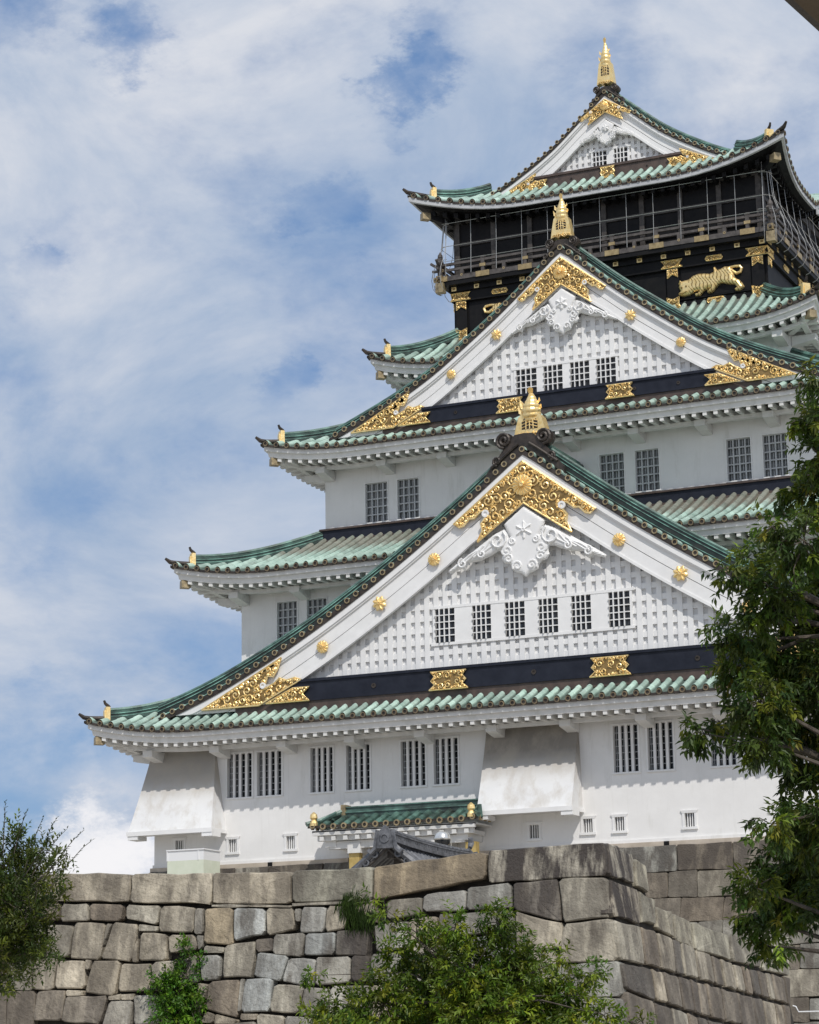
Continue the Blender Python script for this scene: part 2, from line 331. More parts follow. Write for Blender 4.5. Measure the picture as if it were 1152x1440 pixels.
# ---- flared stone-drop boxes on the first wall
def drop_box(x0, x1, flare0, flare1, z0=13.42, zt=17.9, out=1.55, dirt=.5):
    mb = MB(); n = 12; pts = []
    for i in range(n+1):
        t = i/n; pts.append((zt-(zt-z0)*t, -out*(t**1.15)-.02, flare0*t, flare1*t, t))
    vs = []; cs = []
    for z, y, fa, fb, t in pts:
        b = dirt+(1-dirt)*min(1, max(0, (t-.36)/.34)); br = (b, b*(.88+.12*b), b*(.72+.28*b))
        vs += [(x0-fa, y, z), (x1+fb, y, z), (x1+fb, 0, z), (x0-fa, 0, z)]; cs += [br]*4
    fs = []
    for i in range(n):
        o = i*4; fs += [(o, o+4, o+5, o+1), (o+1, o+5, o+6, o+2), (o+3, o+7, o+4, o)]
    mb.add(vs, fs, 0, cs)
    z, y = z0, -out-.02
    mb.box(x0-flare0-.06, x1+flare1+.06, y-.08, y+.14, z-.22, z+.0, 1); mb.box(x0-flare0-.05, x0-flare0+.12, y+.14, 0, z-.2, z-.01, 1); mb.box(x1+flare1-.12, x1+flare1+.05, y+.14, 0, z-.2, z-.01, 1)
    for xx in (x0-flare0+.1, x1+flare1-.45): mb.box(xx-.1, xx+.5, y-.04, y+.9, z-.42, z-.2, 1)
    mb.box(x0-flare0+.12, x1+flare1-.12, y+.14, -.02, z-.12, z-.08, 1)
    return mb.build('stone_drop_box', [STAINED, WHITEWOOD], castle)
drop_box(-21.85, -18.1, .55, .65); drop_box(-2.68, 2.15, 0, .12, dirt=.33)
drop_box(18.1, 21.85, .65, .55)

# ---- tiled skirt roofs
class Skirt:
    def __init__(s, W, yf, z0, rise, D, up, Lc, fl, pw=2.3, sag=.25):
        s.W, s.yf, s.z0, s.rise, s.D, s.up, s.Lc, s.fl, s.pw, s.sag = W, yf, z0, rise, D, up, Lc, fl, pw, sag; s.H = YC-yf
    def L(s, k): return s.W if k in (0, 2) else s.H
    def f(s, c): return max(0.0, 1-c/s.Lc)**s.pw
    def pt(s, k, u, d, dz=0.0, bump=0.0):
        L = s.L(k); c = L-abs(u); e = s.f(c)*(1-min(1, d/s.D)); sg = 1 if u > 0 else -1
        t = d/s.D; z = s.z0+s.rise*((1-s.sag)*t+s.sag*t*t)+s.up*e+dz
        if s.bumpfn and k in (1, 3): z += s.bumpfn(u)*(1-t)
        uu = u+sg*s.fl*e; dd = d-s.fl*e
        if k == 0: return (uu, s.yf+dd, z)
        if k == 1: return (s.W-dd, YC+uu, z)
        if k == 2: return (-uu, 2*YC-s.yf-dd, z)
        return (-s.W+dd, YC-uu, z)
    bumpfn = None
    def outv(s, k): return [(0, -1, 0), (1, 0, 0), (0, 1, 0), (-1, 0, 0)][k]
SP = .57
PROF = [(-.285, 0), (-.165, 0.0), (-.14, .11), (-.07, .20), (0, .225), (.07, .20), (.14, .11), (.165, 0.0)]
def skirt_roof(S, name, brown_t=.45, soffit_dark=False, wall_d=2.6, mats=None):
    root = MB(); discs = MB(); fas = MB(); raf = MB(); later = []
    for k in range(4):
        hip = MB(); orn = MB(); gcap = MB(); later.append((hip, orn, gcap))
        L = S.L(k); n = int(2*L/SP); sp = 2*L/n
        for i in range(n):
            uc = -L+sp*(i+.5); dm = min(S.D, max(.15, L-abs(uc))); nc = max(1, round(dm/.62)); rows = []
            jit0 = random.uniform(.80, 1.12); cj = [jit0*random.uniform(.8, 1.15) for _ in range(nc+2)]; vs = []; cs = []
            for j in range(nc+1):
                for e in ((0, 1) if 0 < j < nc else (0,)):
                    rows.append((j/nc, .028 if (e == 1 or j == 0) else 0.0))
            for t, h in rows:
                jit = cj[int(t*nc+(.5 if h > 0 else -.5)+.5)] if nc > 1 else jit0
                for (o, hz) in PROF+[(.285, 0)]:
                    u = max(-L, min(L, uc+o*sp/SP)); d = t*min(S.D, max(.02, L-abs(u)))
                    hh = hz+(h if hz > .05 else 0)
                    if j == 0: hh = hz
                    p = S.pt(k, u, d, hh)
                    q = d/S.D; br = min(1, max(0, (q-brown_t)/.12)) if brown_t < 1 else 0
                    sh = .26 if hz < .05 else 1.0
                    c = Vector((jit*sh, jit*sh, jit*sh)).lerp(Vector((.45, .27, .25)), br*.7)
                    vs.append(p); cs.append(tuple(c))
            m = len(PROF)+1; fs = [(r*m+q, r*m+q+1, (r+1)*m+q+1, (r+1)*m+q) for r in range(len(rows)-1) for q in range(m-1)]
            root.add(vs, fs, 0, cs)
            p = Vector(S.pt(k, uc, 0, .045)); ov = Vector(S.outv(k)); discs.disc(p+ov*.05, ov, .148, .12, 8, 0, 1, .6)
            # hanging lip of the pan tile between two ribs
            a = S.pt(k, uc+.13, 0, 0.0); b = S.pt(k, min(L, uc+sp-.13), 0, 0.0)
            a2 = (a[0], a[1], a[2]-.13); b2 = (b[0], b[1], b[2]-.13)
            discs.add([a, b, b2, a2], [(0, 3, 2, 1)], 1)
        # fascia bands and soffit board
        ns = int(L*2/.9)
        us = [-L+2*L*i/ns for i in range(ns+1)]
        def strip(mbx, d0, za, d1, zb, m=0):
            vs = [S.pt(k, max(-L+d0, min(L-d0, u)), d0, za) for u in us]+[S.pt(k, max(-L+d1, min(L-d1, u)), d1, zb) for u in us]; m_ = ns+1
            mbx.add([(v[0], v[1], v[2]) for v in vs], [(i, i+m_, i+m_+1, i+1) for i in range(ns)], m)
        flat = lambda d: -S.rise*((1-S.sag)*d/S.D+S.sag*(d/S.D)**2)
        strip(discs, .0, -.0, .04, -.12, 1)
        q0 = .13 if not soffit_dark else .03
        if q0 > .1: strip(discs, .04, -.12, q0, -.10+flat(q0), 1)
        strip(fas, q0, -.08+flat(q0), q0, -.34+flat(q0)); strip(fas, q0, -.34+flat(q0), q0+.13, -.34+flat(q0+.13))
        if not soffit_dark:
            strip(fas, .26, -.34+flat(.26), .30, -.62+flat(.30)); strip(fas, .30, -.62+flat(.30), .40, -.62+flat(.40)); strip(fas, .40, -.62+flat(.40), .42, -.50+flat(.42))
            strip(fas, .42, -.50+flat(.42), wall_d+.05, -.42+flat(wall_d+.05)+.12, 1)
        else:
            strip(raf, .16, -.33+flat(.16), .5, -.36+flat(.5), 0); strip(raf, .06, -.32+flat(.06), .06, -.02+flat(.06), 0); strip(raf, .07, -.33+flat(.07), .17, -.33+flat(.17), 0); strip(raf, .5, -.36+flat(.5), wall_d+.05, -.30+flat(wall_d+.05), 0)
        # rafters
        for i in range(n):
            uc = -L+sp*(i+.5); c = L-abs(uc)
            if c < .5: continue
            d0, d1 = (.34, min(wall_d+.02, c-.1)) if not soffit_dark else (.6, min(wall_d, c-.1))
            if d1-d0 < .15: continue
            seg = 3; zt = -.53 if not soffit_dark else -.40; pts = []
            for q in range(seg+1):
                d = d0+(d1-d0)*q/seg; zz = zt+flat(d)+.12*(d-.45)/max(.1, wall_d-.4)*(0 if soffit_dark else 1)
                pts.append([S.pt(k, uc-.105, d, zz), S.pt(k, uc+.105, d, zz), S.pt(k, uc+.105, d, zz-.27), S.pt(k, uc-.105, d, zz-.27)])
            vs = [p for q in pts for p in q]; fs = [(0, 1, 2, 3)]
            for q in range(seg):
                o = q*4; fs += [(o+e, o+4+e, o+4+(e+1) % 4, o+(e+1) % 4) for e in range(4)]
            raf.add(vs, fs, 0)
        # purlin and bracket arms
        if not soffit_dark:
            dp = wall_d-1.05
            zz = flat(dp)-.74
            vs = []
            for u in us:
                uu = max(-L+dp, min(L-dp, u)); a = S.pt(k, uu, dp, zz); b = S.pt(k, uu, dp+.28, zz-flat(dp)+flat(dp+.28))
                vs += [a, b, (b[0], b[1], b[2]-.2), (a[0], a[1], a[2]-.2)]
            fs = []
            for i in range(ns):
                o = i*4; fs += [(o+e, o+(e+1) % 4, o+4+(e+1) % 4, o+4+e) for e in range(4)]
            raf.add(vs, fs, 0)
            nb = max(2, round(2*(L-wall_d)/3.85))
            for i in range(nb+1):
                u = -(L-wall_d-.4)+2*(L-wall_d-.4)*i/nb; a = S.pt(k, u, dp-.25, 0); b = S.pt(k, u, wall_d, 0); zt = S.z0-.98
                av = Vector(S.outv(k)); sd_ = Vector((-av.y, av.x, 0))*.28
                A, B = Vector((a[0], a[1], zt)), Vector((b[0], b[1], zt))
                raf.hexa([tuple(A-sd_+Vector((0, 0, -.12))), tuple(A+sd_+Vector((0, 0, -.12))), tuple(B+sd_+Vector((0, 0, -.34))), tuple(B-sd_+Vector((0, 0, -.34))), tuple(A-sd_+Vector((0, 0, .2))), tuple(A+sd_+Vector((0, 0, .2))), tuple(B+sd_+Vector((0, 0, .2))), tuple(B-sd_+Vector((0, 0, .2)))], 0)
        # hip ridge at the u=+L end of this side
        ds = [.85+(S.D-.85)*i/14 for i in range(15)]
        cl = [Vector(S.pt(k, L-d, d, 0)) for d in ds]
        dirv = (Vector(S.pt(k, 0, 0, 0))*0+Vector((S.outv(k)[0]+S.outv((k+1) % 4)[0], S.outv(k)[1]+S.outv((k+1) % 4)[1], 0))).normalized()
        side = Vector((-dirv.y, dirv.x, 0))
        ht = .62
        for (w, a, b, cc) in ((.26, .0, .18, .6), (.27, .18, .22, 2.4), (.20, .22, .34, .5), (.25, .34, .38, 2.4), (.17, .38, .5, .7)):
            vs = []
            for p in cl: vs += [p-side*w+Vector((0, 0, a)), p+side*w+Vector((0, 0, a)), p+side*w+Vector((0, 0, b)), p-side*w+Vector((0, 0, b))]
            fs = [(3, 2, 1, 0)]
            for i in range(len(cl)-1):
                o = i*4; fs += [(o+e, o+(e+1) % 4, o+4+(e+1) % 4, o+4+e) for e in range(4)]
            hip.add([tuple(v) for v in vs], fs, 0, (cc, cc, cc))
        hip.tube([tuple(p+Vector((0, 0, .56))) for p in cl], .13, 6, 0, True, (1.25, 1.25, 1.25))
        e0 = cl[0]; z = Vector((0, 0, 1))
        def ob(mbx, c, w, dlen, z0, z1):
            A = c-dirv*dlen/2; B = c+dirv*dlen/2
            mbx.hexa([tuple(v) for v in (A-side*w+z*z0, B-side*w+z*z0, B+side*w+z*z0, A+side*w+z*z0, A-side*w*.85+z*z1, B-side*w*.85+z*z1, B+side*w*.85+z*z1, A+side*w*.85+z*z1)])
        ob(orn, e0+dirv*.12, .26, .22, -.02, .72); ob(orn, e0+dirv*.20, .17, .2, .1, .55)
        hip.tube([tuple(e0+z*.70), tuple(e0+dirv*.10+z*.80), tuple(e0+dirv*.24+z*.92), tuple(e0+dirv*.30+z*1.08)], [.10, .10, .08, .06], 6, 1)
        tp = Vector(S.pt(k, L, 0, 0)); hip.tube([tuple(e0+z*.12), tuple(tp-dirv*.3+z*.12), tuple(tp+dirv*.02+z*.18), tuple(tp+dirv*.28+z*.36)], [.15, .15, .12, .07], 6, 1)
        # hip rafter with gilt end
        wl = Vector(S.pt(k, L-wall_d, wall_d, flat(wall_d)-.62)); tq = Vector(S.pt(k, L-.55, .55, flat(.55)-.72))
        raf.hexa([tuple(v) for v in (tq-side*.17-z*.2, wl-side*.17-z*.25, wl+side*.17-z*.25, tq+side*.17-z*.2, tq-side*.17+z*.1, wl-side*.17+z*.1, wl+side*.17+z*.1, tq+side*.17+z*.1)])
        ob(gcap, tq+dirv*.05-z*.08, .23, .5, -.22, .18)
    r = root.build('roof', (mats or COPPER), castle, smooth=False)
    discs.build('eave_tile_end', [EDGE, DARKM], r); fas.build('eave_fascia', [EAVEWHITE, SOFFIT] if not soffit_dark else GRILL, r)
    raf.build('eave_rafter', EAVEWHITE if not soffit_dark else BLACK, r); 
    for hip, orn, gcap in later: hip.build('hip_ridge', [COPPERD, DARKM], r); orn.build('hip_ornament', GOLD, r); gcap.build('hip_rafter_cap', RING, r)
    return r
S1 = Skirt(24.15, -2.45, 18.42, 3.2, 5.85, .85, 6.5, .3)
S2 = Skirt(20.95, .90, 27.15, 2.55, 5.8, .75, 6.0, .3)
S3 = Skirt(17.35, 4.36, 34.42, 3.3, 6.35, .62, 5.5, .25)
S4 = Skirt(12.85, 8.75, 39.82, 2.5, 3.9, .85, 5.0, .25)
S5 = Skirt(10.45, 11.15, 49.45, 1.85, 2.9, 1.15, 6.5, .8, 2.2)
S5.bumpfn = lambda u: 1.7*max(0, math.cos(max(-1, min(1, u/4.2))*math.pi/2))**1.6 if abs(u) < 4.2 else -.0
skirt_roof(S1, 'roof', 9, wall_d=2.42); skirt_roof(S2, 'roof', .5, wall_d=2.45); skirt_roof(S3, 'roof', .75, wall_d=2.4); skirt_roof(S4, 'roof', .8, wall_d=1.95)
skirt_roof(S5, 'roof', 9, soffit_dark=True, wall_d=1.4)

# ---- decorative pieces
def spiral(cx, cz, r, turns, a0, dirn=1, n=14):
    return [(cx+r*(1-.82*i/n)*math.cos(a0+dirn*turns*2*math.pi*i/n), cz+r*(1-.82*i/n)*math.sin(a0+dirn*turns*2*math.pi*i/n)) for i in range(n+1)]
def relief(mb, P, y, h, cell, m=0, m2=None, stripe=None, edge=.25):
    xs = [p[0] for p in P]; zs = [p[1] for p in P]; nx = int((max(xs)-min(xs))/cell)+2; nz = int((max(zs)-min(zs))/cell)+2; x0, z0 = min(xs)-cell/2, min(zs)-cell/2
    H = {}; idx = {}
    for i in range(nx+1):
        for j in range(nz+1):
            x, z = x0+i*cell, z0+j*cell
            if inpoly(x, z, P):
                d = edged(x, z, P); H[i, j] = (h*math.sqrt(max(.0, 1-(1-min(1, d/edge))**2)) + (.02 if d > 0 else 0), x, z)
    cells = set()
    for (i, j) in H:
        for a in (0, -1):
            for b in (0, -1): cells.add((i+a, j+b))
    def vtx(i, j):
        if (i, j) not in idx:
            if (i, j) in H: hh, x, z = H[i, j]
            else:
                x, z = x0+i*cell, z0+j*cell; hh = 0; best = None
                for a in (-1, 0, 1):   # pull outline vertices onto the outline
                    for b in (-1, 0, 1):
                        if (i+a, j+b) in H: best = (H[i+a, j+b][1], H[i+a, j+b][2]) if best is None else ((best[0]+H[i+a, j+b][1])/2, (best[1]+H[i+a, j+b][2])/2)
                if best:
                    lo, hi = 0.0, 1.0
                    for _ in range(6):
                        md = (lo+hi)/2
                        if inpoly(best[0]+(x-best[0])*md, best[1]+(z-best[1])*md, P): lo = md
                        else: hi = md
                    x, z = best[0]+(x-best[0])*lo, best[1]+(z-best[1])*lo
            idx[i, j] = len(mb.v); mb.v.append((x, y-hh, z))
        return idx[i, j]
    for (i, j) in cells:
        q = (vtx(i, j), vtx(i+1, j), vtx(i+1, j+1), vtx(i, j+1)); mb.f.append(q)
        mb.m.append(m2 if (stripe and m2 is not None and stripe(x0+(i+.5)*cell, z0+(j+.5)*cell)) else m)
def tri_plate(P):   # fan-safe: returns polygon as is
    return P
def filigree(mb, P, y, size=.3, rnd=None, thick=.035, border=.05, dens=1.0):
    """dark gilt plate with raised gold vine curls and a gold border: slots 0 gold, 1 deep gold"""
    rnd = rnd or random.Random(1); mb.prism(P, y, y+.06, 1)
    loop = [(x, y-.02, z) for x, z in P]; loop.append(loop[0]); mb.tube(loop, border, 5, 0, False)
    xs = [p[0] for p in P]; zs = [p[1] for p in P]; pts = []; area = (max(xs)-min(xs))*(max(zs)-min(zs))
    for _ in range(int(area*70/size)):
        x, z = rnd.uniform(min(xs), max(xs)), rnd.uniform(min(zs), max(zs))
        if not inpoly(x, z, P): continue
        d = edged(x, z, P)
        if d < size*.22: continue
        r = min(size, d*.95)
        if all(math.hypot(x-a, z-b) > (r+c)*.82/dens for a, b, c in pts): pts.append((x, z, r))
    for x, z, r in pts:
        a0 = rnd.uniform(0, 6.28); dr = rnd.choice((-1, 1)); sp_ = spiral(x, z, r, 1.35, a0, dr, 11)
        mb.tube([(a, y-.03-.02*i/11, b) for i, (a, b) in enumerate(sp_)], [thick*(.8+.6*i/11) for i in range(12)], 4, 0, True)
        for _ in range(2):
            w = rnd.uniform(0, 6.28); lx, lz = x+math.cos(w)*r*1.0, z+math.sin(w)*r*1.0; l = r*.42; ang = w+1.2*dr
            if inpoly(lx, lz, P):
                mb.add([(lx-math.cos(ang)*l, y-.02, lz-math.sin(ang)*l), (lx-math.sin(ang)*l*.5, y-.02, lz+math.cos(ang)*l*.5), (lx+math.cos(ang)*l, y-.03, lz+math.sin(ang)*l), (lx+math.sin(ang)*l*.5, y-.02, lz-math.cos(ang)*l*.5), (lx, y-.09, lz)],
                       [(0, 4, 1), (1, 4, 2), (2, 4, 3), (3, 4, 0)], 0)
def flower(mb, x, y, z, r, petals=16, spiky=False):
    n = petals*4; vs = [(x, y-.09*r/.35, z)]; ring = []
    for i in range(n):
        a = 2*math.pi*i/n; ph = (i % 4)/4
        rr = r*(1-.10*abs(math.cos(ph*math.pi))**3*1.0) if not spiky else r*(.74+.30*(1-abs(ph-.5)*2)**1.0)
        hh = .04 if (i % 4 == 2) else .0
        ring.append((rr, a, hh*r/.35*1.2))
    for rr, a, h in ring: vs.append((x+rr*.35*math.cos(a), y-.06-h*.8, z+rr*.35*math.sin(a)))
    for rr, a, h in ring: vs.append((x+rr*.8*math.cos(a), y-.04-h, z+rr*.8*math.sin(a)))
    for rr, a, h in ring: vs.append((x+rr*math.cos(a), y-.01, z+rr*math.sin(a)))
    for rr, a, h in ring: vs.append((x+rr*math.cos(a), y+.04, z+rr*math.sin(a)))
    fs = [(0, 1+(i+1) % n, 1+i) for i in range(n)]
    for k in range(3): fs += [(1+k*n+i, 1+k*n+(i+1) % n, 1+(k+1)*n+(i+1) % n, 1+(k+1)*n+i) for i in range(n)]
    mb.add(vs, fs, 0)
    mb.disc((x, y-.11*r/.35, z), (0, -1, 0), r*.2, .08, 10, 0)
def shachi(parent, y, zb, ht, wd):
    """gold dolphin-fish ridge ornament standing on an openwork pedestal; wd = pedestal foot width"""
    mb = MB(); s = wd/1.8; p1 = zb+ht*.50; w = wd/2; wt = w*.66
    P = [(-w, zb), (-w*.6, zb+.12*s), (-w*.25, zb), (0, zb+.14*s), (w*.25, zb), (w*.6, zb+.12*s), (w, zb), (w*.9, zb+.35*ht*.5), (wt*1.05, p1-.2*s), (wt*.75, p1), (-wt*.75, p1), (-wt*1.05, p1-.2*s), (-w*.9, zb+.35*ht*.5)]
    mb.prism(P, y-.28*s, y+.45*s, 0)
    # dark arched opening with gold ribs
    A = [(-wt*.72, zb+ht*.19), (wt*.72, zb+ht*.19), (wt*.72, zb+ht*.34), (wt*.4, zb+ht*.43), (-wt*.4, zb+ht*.43), (-wt*.72, zb+ht*.34)]
    mb.prism(A, y-.29*s, y-.27*s, 1)
    for t in (-1, 0, 1): mb.tube([(t*wt*.34, y-.31*s, zb+ht*.19), (t*wt*.30, y-.31*s, zb+ht*(.43 if t == 0 else .41))], .035*s, 5, 0)
    for h in (.25, .31, .37):
        mb.tube([(-wt*.7, y-.31*s, zb+ht*(h-.03)), (0, y-.31*s, zb+ht*(h+.02)), (wt*.7, y-.31*s, zb+ht*(h-.03))], .03*s, 5, 0)
    for i in range(4):
        for sg in (-1, 1): mb.tube([(sg*w*(.15+.2*i), y-.33*s, zb+(.08+.02*i)*s), (sg*w*(.05+.2*i), y-.36*s, zb+.22*s), (sg*w*(.22+.2*i), y-.33*s, zb+.33*s-.03*i)], .06*s, 6, 0)
    # ribbed body
    n = 40; pts = []; rad = []
    for i in range(n+1):
        t = i/n; zz = p1-.12*ht+t*.56*ht; yy = y+.1*s-.22*s*math.sin(t*3.0)
        rr = wt*(.66+.10*math.sin(t*5.5) if t < .55 else .60-(t-.55)*1.05)*(1+.10*abs(math.sin(t*math.pi*7)))
        pts.append((.16*s*t*t*math.sin(t*3.2+.4)+.03*s, yy, zz)); rad.append(max(.05*s, rr))
    mb.tube(pts, rad, 14, 0)
    tz = zb+ht*.92
    mb.add([(-.1*s, y-.05, tz), (.12*s, y-.05, tz), (.20*s, y-.2*s, tz+.07*ht), (.07*s, y-.3*s, zb+ht*1.02), (-.02*s, y-.28*s, zb+ht*1.0), (-.12*s, y-.2*s, tz+.06*ht), (0, y+.1*s, tz+.04*ht)], [(0, 1, 2, 3, 4, 5), (0, 6, 1), (1, 6, 2), (2, 6, 3), (3, 6, 4), (4, 6, 5), (5, 6, 0)], 0)
    for sg, zz, l in ((-1, .54, .62), (-1, .68, .5), (1, .60, .34), (1, .74, .3)):
        b = Vector((sg*wt*.75*(1-(zz-.5)), y, zb+ht*zz)); tip = b+Vector((sg*l*.45*s, -.05, l*.75*s))
        mb.add([tuple(b-Vector((0, .1*s, .18*s))), tuple(b+Vector((0, .14*s, .1*s))), tuple(tip), tuple(b+Vector((sg*.22*s, -.12*s, .0)))], [(0, 3, 2), (3, 1, 2), (0, 2, 1), (0, 1, 3)], 0)
    o = mb.build('ridge_fish', [GOLD, DARKM], parent)
    return o

APEX1 = [(0, 30.95), (3.81, 28.1), (3.5, 27.92), (3.27, 27.98), (2.95, 28.3), (2.68, 28.3), (2.3, 28.62), (1.85, 28.6), (2.05, 28.3), (2.31, 27.98), (2.25, 27.6), (2.53, 27.06), (0, 28.82)]
CORN1 = [(18.47, 19.72), (13.78, 22.1), (14.01, 21.55), (14.27, 21.15), (14.59, 21.2), (14.72, 20.85), (15.05, 20.7), (15.12, 20.45), (14.73, 20.55), (14.2, 20.8), (13.9, 21.05), (13.5, 20.9), (13.0, 21.0), (12.65, 20.88), (15.1, 19.72)]
GEG = [(0, 28.75), (1.13, 27.91), (.95, 27.5), (.78, 27.22), (.98, 27.1), (1.2, 26.9), (1.3, 26.62), (1.22, 26.38), (1.28, 26.15), (1.12, 25.92), (.86, 25.88), (.72, 25.7), (.66, 25.48), (.45, 25.38), (.22, 25.32), (0, 25.12)]
FIN = [(.84, 27.44), (1.07, 27.72), (1.64, 27.5), (2.35, 27.05), (3.05, 26.6), (3.61, 26.27), (4.23, 25.85), (4.16, 25.69), (3.53, 25.92), (3.31, 25.78), (3.12, 26.15), (2.47, 26.2), (1.9, 26.4), (1.47, 26.6), (1.03, 26.6), (.79, 26.96)]
def mirror(P): return [(-x, z) for x, z in reversed(P)]
def full(P): return P+[(-x, z) for x, z in reversed(P) if abs(x) > 1e-6]

def gable(cfg):
    yf, yb = cfg['yf'], cfg['yb']; C = cfg['curve']; xe = C[-1][0]
    fine = np.linspace(-xe, xe, 801); cz = np.interp(np.abs(fine), [c[0] for c in C], [c[1] for c in C])
    pos = np.linspace(0, xe, 401); gz = np.interp(pos, [c[0] for c in C], [c[1] for c in C])
    for _ in range(3): gz[20:-20] = np.convolve(gz, np.ones(41)/41, 'valid') if len(np.convolve(gz, np.ones(41)/41, 'valid')) == len(gz[20:-20]) else gz[20:-20]
    def g(x): return float(np.interp(abs(x), pos, gz))
    sc_ = cfg['s']; xs = [xe*i/60 for i in range(61)]
    verge = MB(); vrs = []; sheet = MB(); barge = MB()
    bo, bi = cfg['bo'], cfg['bi']     # bargeboard outer offset below disc line; inner offset fn(x)
    ytop = yf+.78*cfg.get('vw', 1)
    for sg in (-1, 1):
        vr = MB(); vrs.append(vr)
        # verge tile ends, spaced along the slope
        acc = .0; last = (0, g(0)); x = 0.0; nxt = .0 if sg > 0 else .57
        while x < xe-.1:
            x += .01; p = (x, g(x)); acc += math.hypot(p[0]-last[0], p[1]-last[1]); last = p
            if acc >= nxt:
                nxt += cfg.get('vsp', .60); c = (sg*x, yf, p[1]); verge.disc(c, (0, -1, 0), .155*cfg.get('dr', 1), .1, 10, 0, 1, .62)
                r = .16*cfg.get('dr', 1); sl = -sg*0; n = 7; vs = []
                tl = (g(x+.05)-g(x-.05))/.1; ta = math.atan(tl)
                for yy in (yf+.02, ytop+.1):
                    for j in range(n):
                        w = math.pi*j/(n-1); a, b = math.cos(w)*r, math.sin(w)*r
                        vs.append((sg*(x+a*math.cos(ta)-b*math.sin(ta)), yy, p[1]+a*math.sin(ta)+b*math.cos(ta)))
                fs = [(j, j+1, n+j+1, n+j) for j in range(n-1)]
                verge.add(vs, fs, 2, (1.1, 1.1, 1.1))
        def sweep(mbx, y0, y1, z0, z1, m=0, col=None, x0=0.0, x1=None, closed=True):
            vs = []; xx = [x0+((x1 or xe)-x0)*i/60 for i in range(61)]
            for x in xx:
                G = g(x); za = z0(x) if callable(z0) else z0; zb = z1(x) if callable(z1) else z1
                vs += [(sg*x, y0, G+za), (sg*x, y1, G+za), (sg*x, y1, G+zb), (sg*x, y0, G+zb)]
            fs = [(0, 1, 2, 3), (243, 242, 241, 240)]
            for i in range(60):
                o = i*4; fs += [(o+e, o+4+e, o+4+(e+1) % 4, o+(e+1) % 4) for e in range(4)]
            mbx.add(vs, fs, m, col)
        sweep(verge, yf+.05, ytop+.05, -.28*cfg.get('dr', 1), 0.0, 1)
        # descending ridge along the verge, stacked tiles
        k = cfg['rh']
        for (wa, wb, a, b, cc) in ((0, .52, .0, .26, .14), (-.03, .55, .26, .30, 2.6), (.04, .48, .30, .56, .16), (.0, .52, .56, .60, 2.2), (.08, .44, .60, .74, .2), (.03, .49, .74, .78, 2.4), (.12, .42, .78, .88, .6)):
            sweep(vr, ytop+wa*.9, ytop+wb*.9, a*k, b*k, 0, (cc, cc, cc))
        vr.tube([(sg*x, ytop+.24, g(x)+.9*k) for x in xs], .10, 6, 0, True, (1.2, 1.2, 1.2))
        # main slope with tile ribs running down it
        ybs = lambda x: cfg['ybx'](x)
        y0 = ytop+.4; nr = int((yb-y0)/SP)
        for i in range(nr):
            yc_ = y0+SP*(i+.5); jit = random.uniform(.85, 1.1); xx = [x for x in xs if ybs(x) > yc_]
            if len(xx) < 2: continue
            vs = []; cs = []
            for q, x in enumerate(xx):
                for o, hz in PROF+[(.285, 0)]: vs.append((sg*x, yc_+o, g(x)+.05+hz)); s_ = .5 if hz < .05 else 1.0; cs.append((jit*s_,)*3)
            m = len(PROF)+1; fs = [(r*m+q, r*m+q+1, (r+1)*m+q+1, (r+1)*m+q) if sg < 0 else (r*m+q, (r+1)*m+q, (r+1)*m+q+1, r*m+q+1) for r in range(len(xx)-1) for q in range(m-1)]
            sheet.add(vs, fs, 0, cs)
        # bargeboard: two mouldings and the wide board, ends cut level on the roof
        zc = cfg['zcut']
        def band(y0, y1, fo, fi, m=0):
            vs = []; N_ = 120; xx = [xe*i/N_ for i in range(N_+1)]; keep = []
            for x in xx:
                a, b = g(x)-fo(x), g(x)-fi(x); a = max(a, zc); b = max(b, zc); keep.append(a-b > .004)
                vs += [(sg*x, y0, b), (sg*x, y1, b), (sg*x, y1, a), (sg*x, y0, a)]
            fs = [(0, 1, 2, 3)]
            for i in range(N_):
                if not (keep[i] or keep[i+1]): continue
                o = i*4; fs += [(o+e, o+4+e, o+4+(e+1) % 4, o+(e+1) % 4) for e in range(4)]
            barge.add(vs, fs, m)
        w1 = .36*sc_**.5
        band(yf+.10, yf+.42, lambda x: bo, lambda x: bo+w1)
        band(yf+.17, yf+.42, lambda x: bo+w1, lambda x: bo+w1+.10)
        mid = lambda x: bo+w1+.10+(bi(x)-bo-w1-.10)*.45
        band(yf+.26, yf+.42, lambda x: bo+w1+.10, mid)
        band(yf+.30, yf+.42, mid, lambda x: mid(x)+.035, 1)
        band(yf+.26, yf+.42, lambda x: mid(x)+.035, lambda x: bi(x)-.16)
        band(yf+.21, yf+.42, lambda x: bi(x)-.16, lambda x: bi(x))
    vg = verge.build('verge_tile_end', [RING, DARKM, COPPER], castle)
    rr = sheet.build('gable_roof', COPPER, castle); [v_.build('verge_ridge', COPPERD, rr) for v_ in vrs]
    bb = barge.build('bargeboard', [WHITEWOOD, DARKM], castle)
    # main ridge and dark ridge-end scrolls
    mr_ = MB(); G0 = g(0); k = sc_**.5
    for (w, a, b, cc) in ((.42, .0, .45, .7), (.5, .45, .53, 1.4), (.38, .53, .8, .7), (.2, .8, .98, 1.2)): mr_.box(-w*k, w*k, yf+.5+cfg.get('so', .5)*.6, yb, G0+a*k+.05, G0+b*k+.05, 0, (cc,)*3)
    mr_.build('main_ridge', COPPERD, rr)
    on = MB(); yo = yf+.28; Q = cfg['oni']
    body = []
    for i in range(9): x = 2.1*Q*i/8; body.append((x, g(x)+.14))
    top = [(2.1*Q, g(2.1*Q)+.5), (1.55*Q, g(1.55*Q)+.72*Q), (1.1*Q, g(0)+.2*Q), (.5*Q, G0+.85*Q), (0, G0+.9*Q)]
    half = body+top
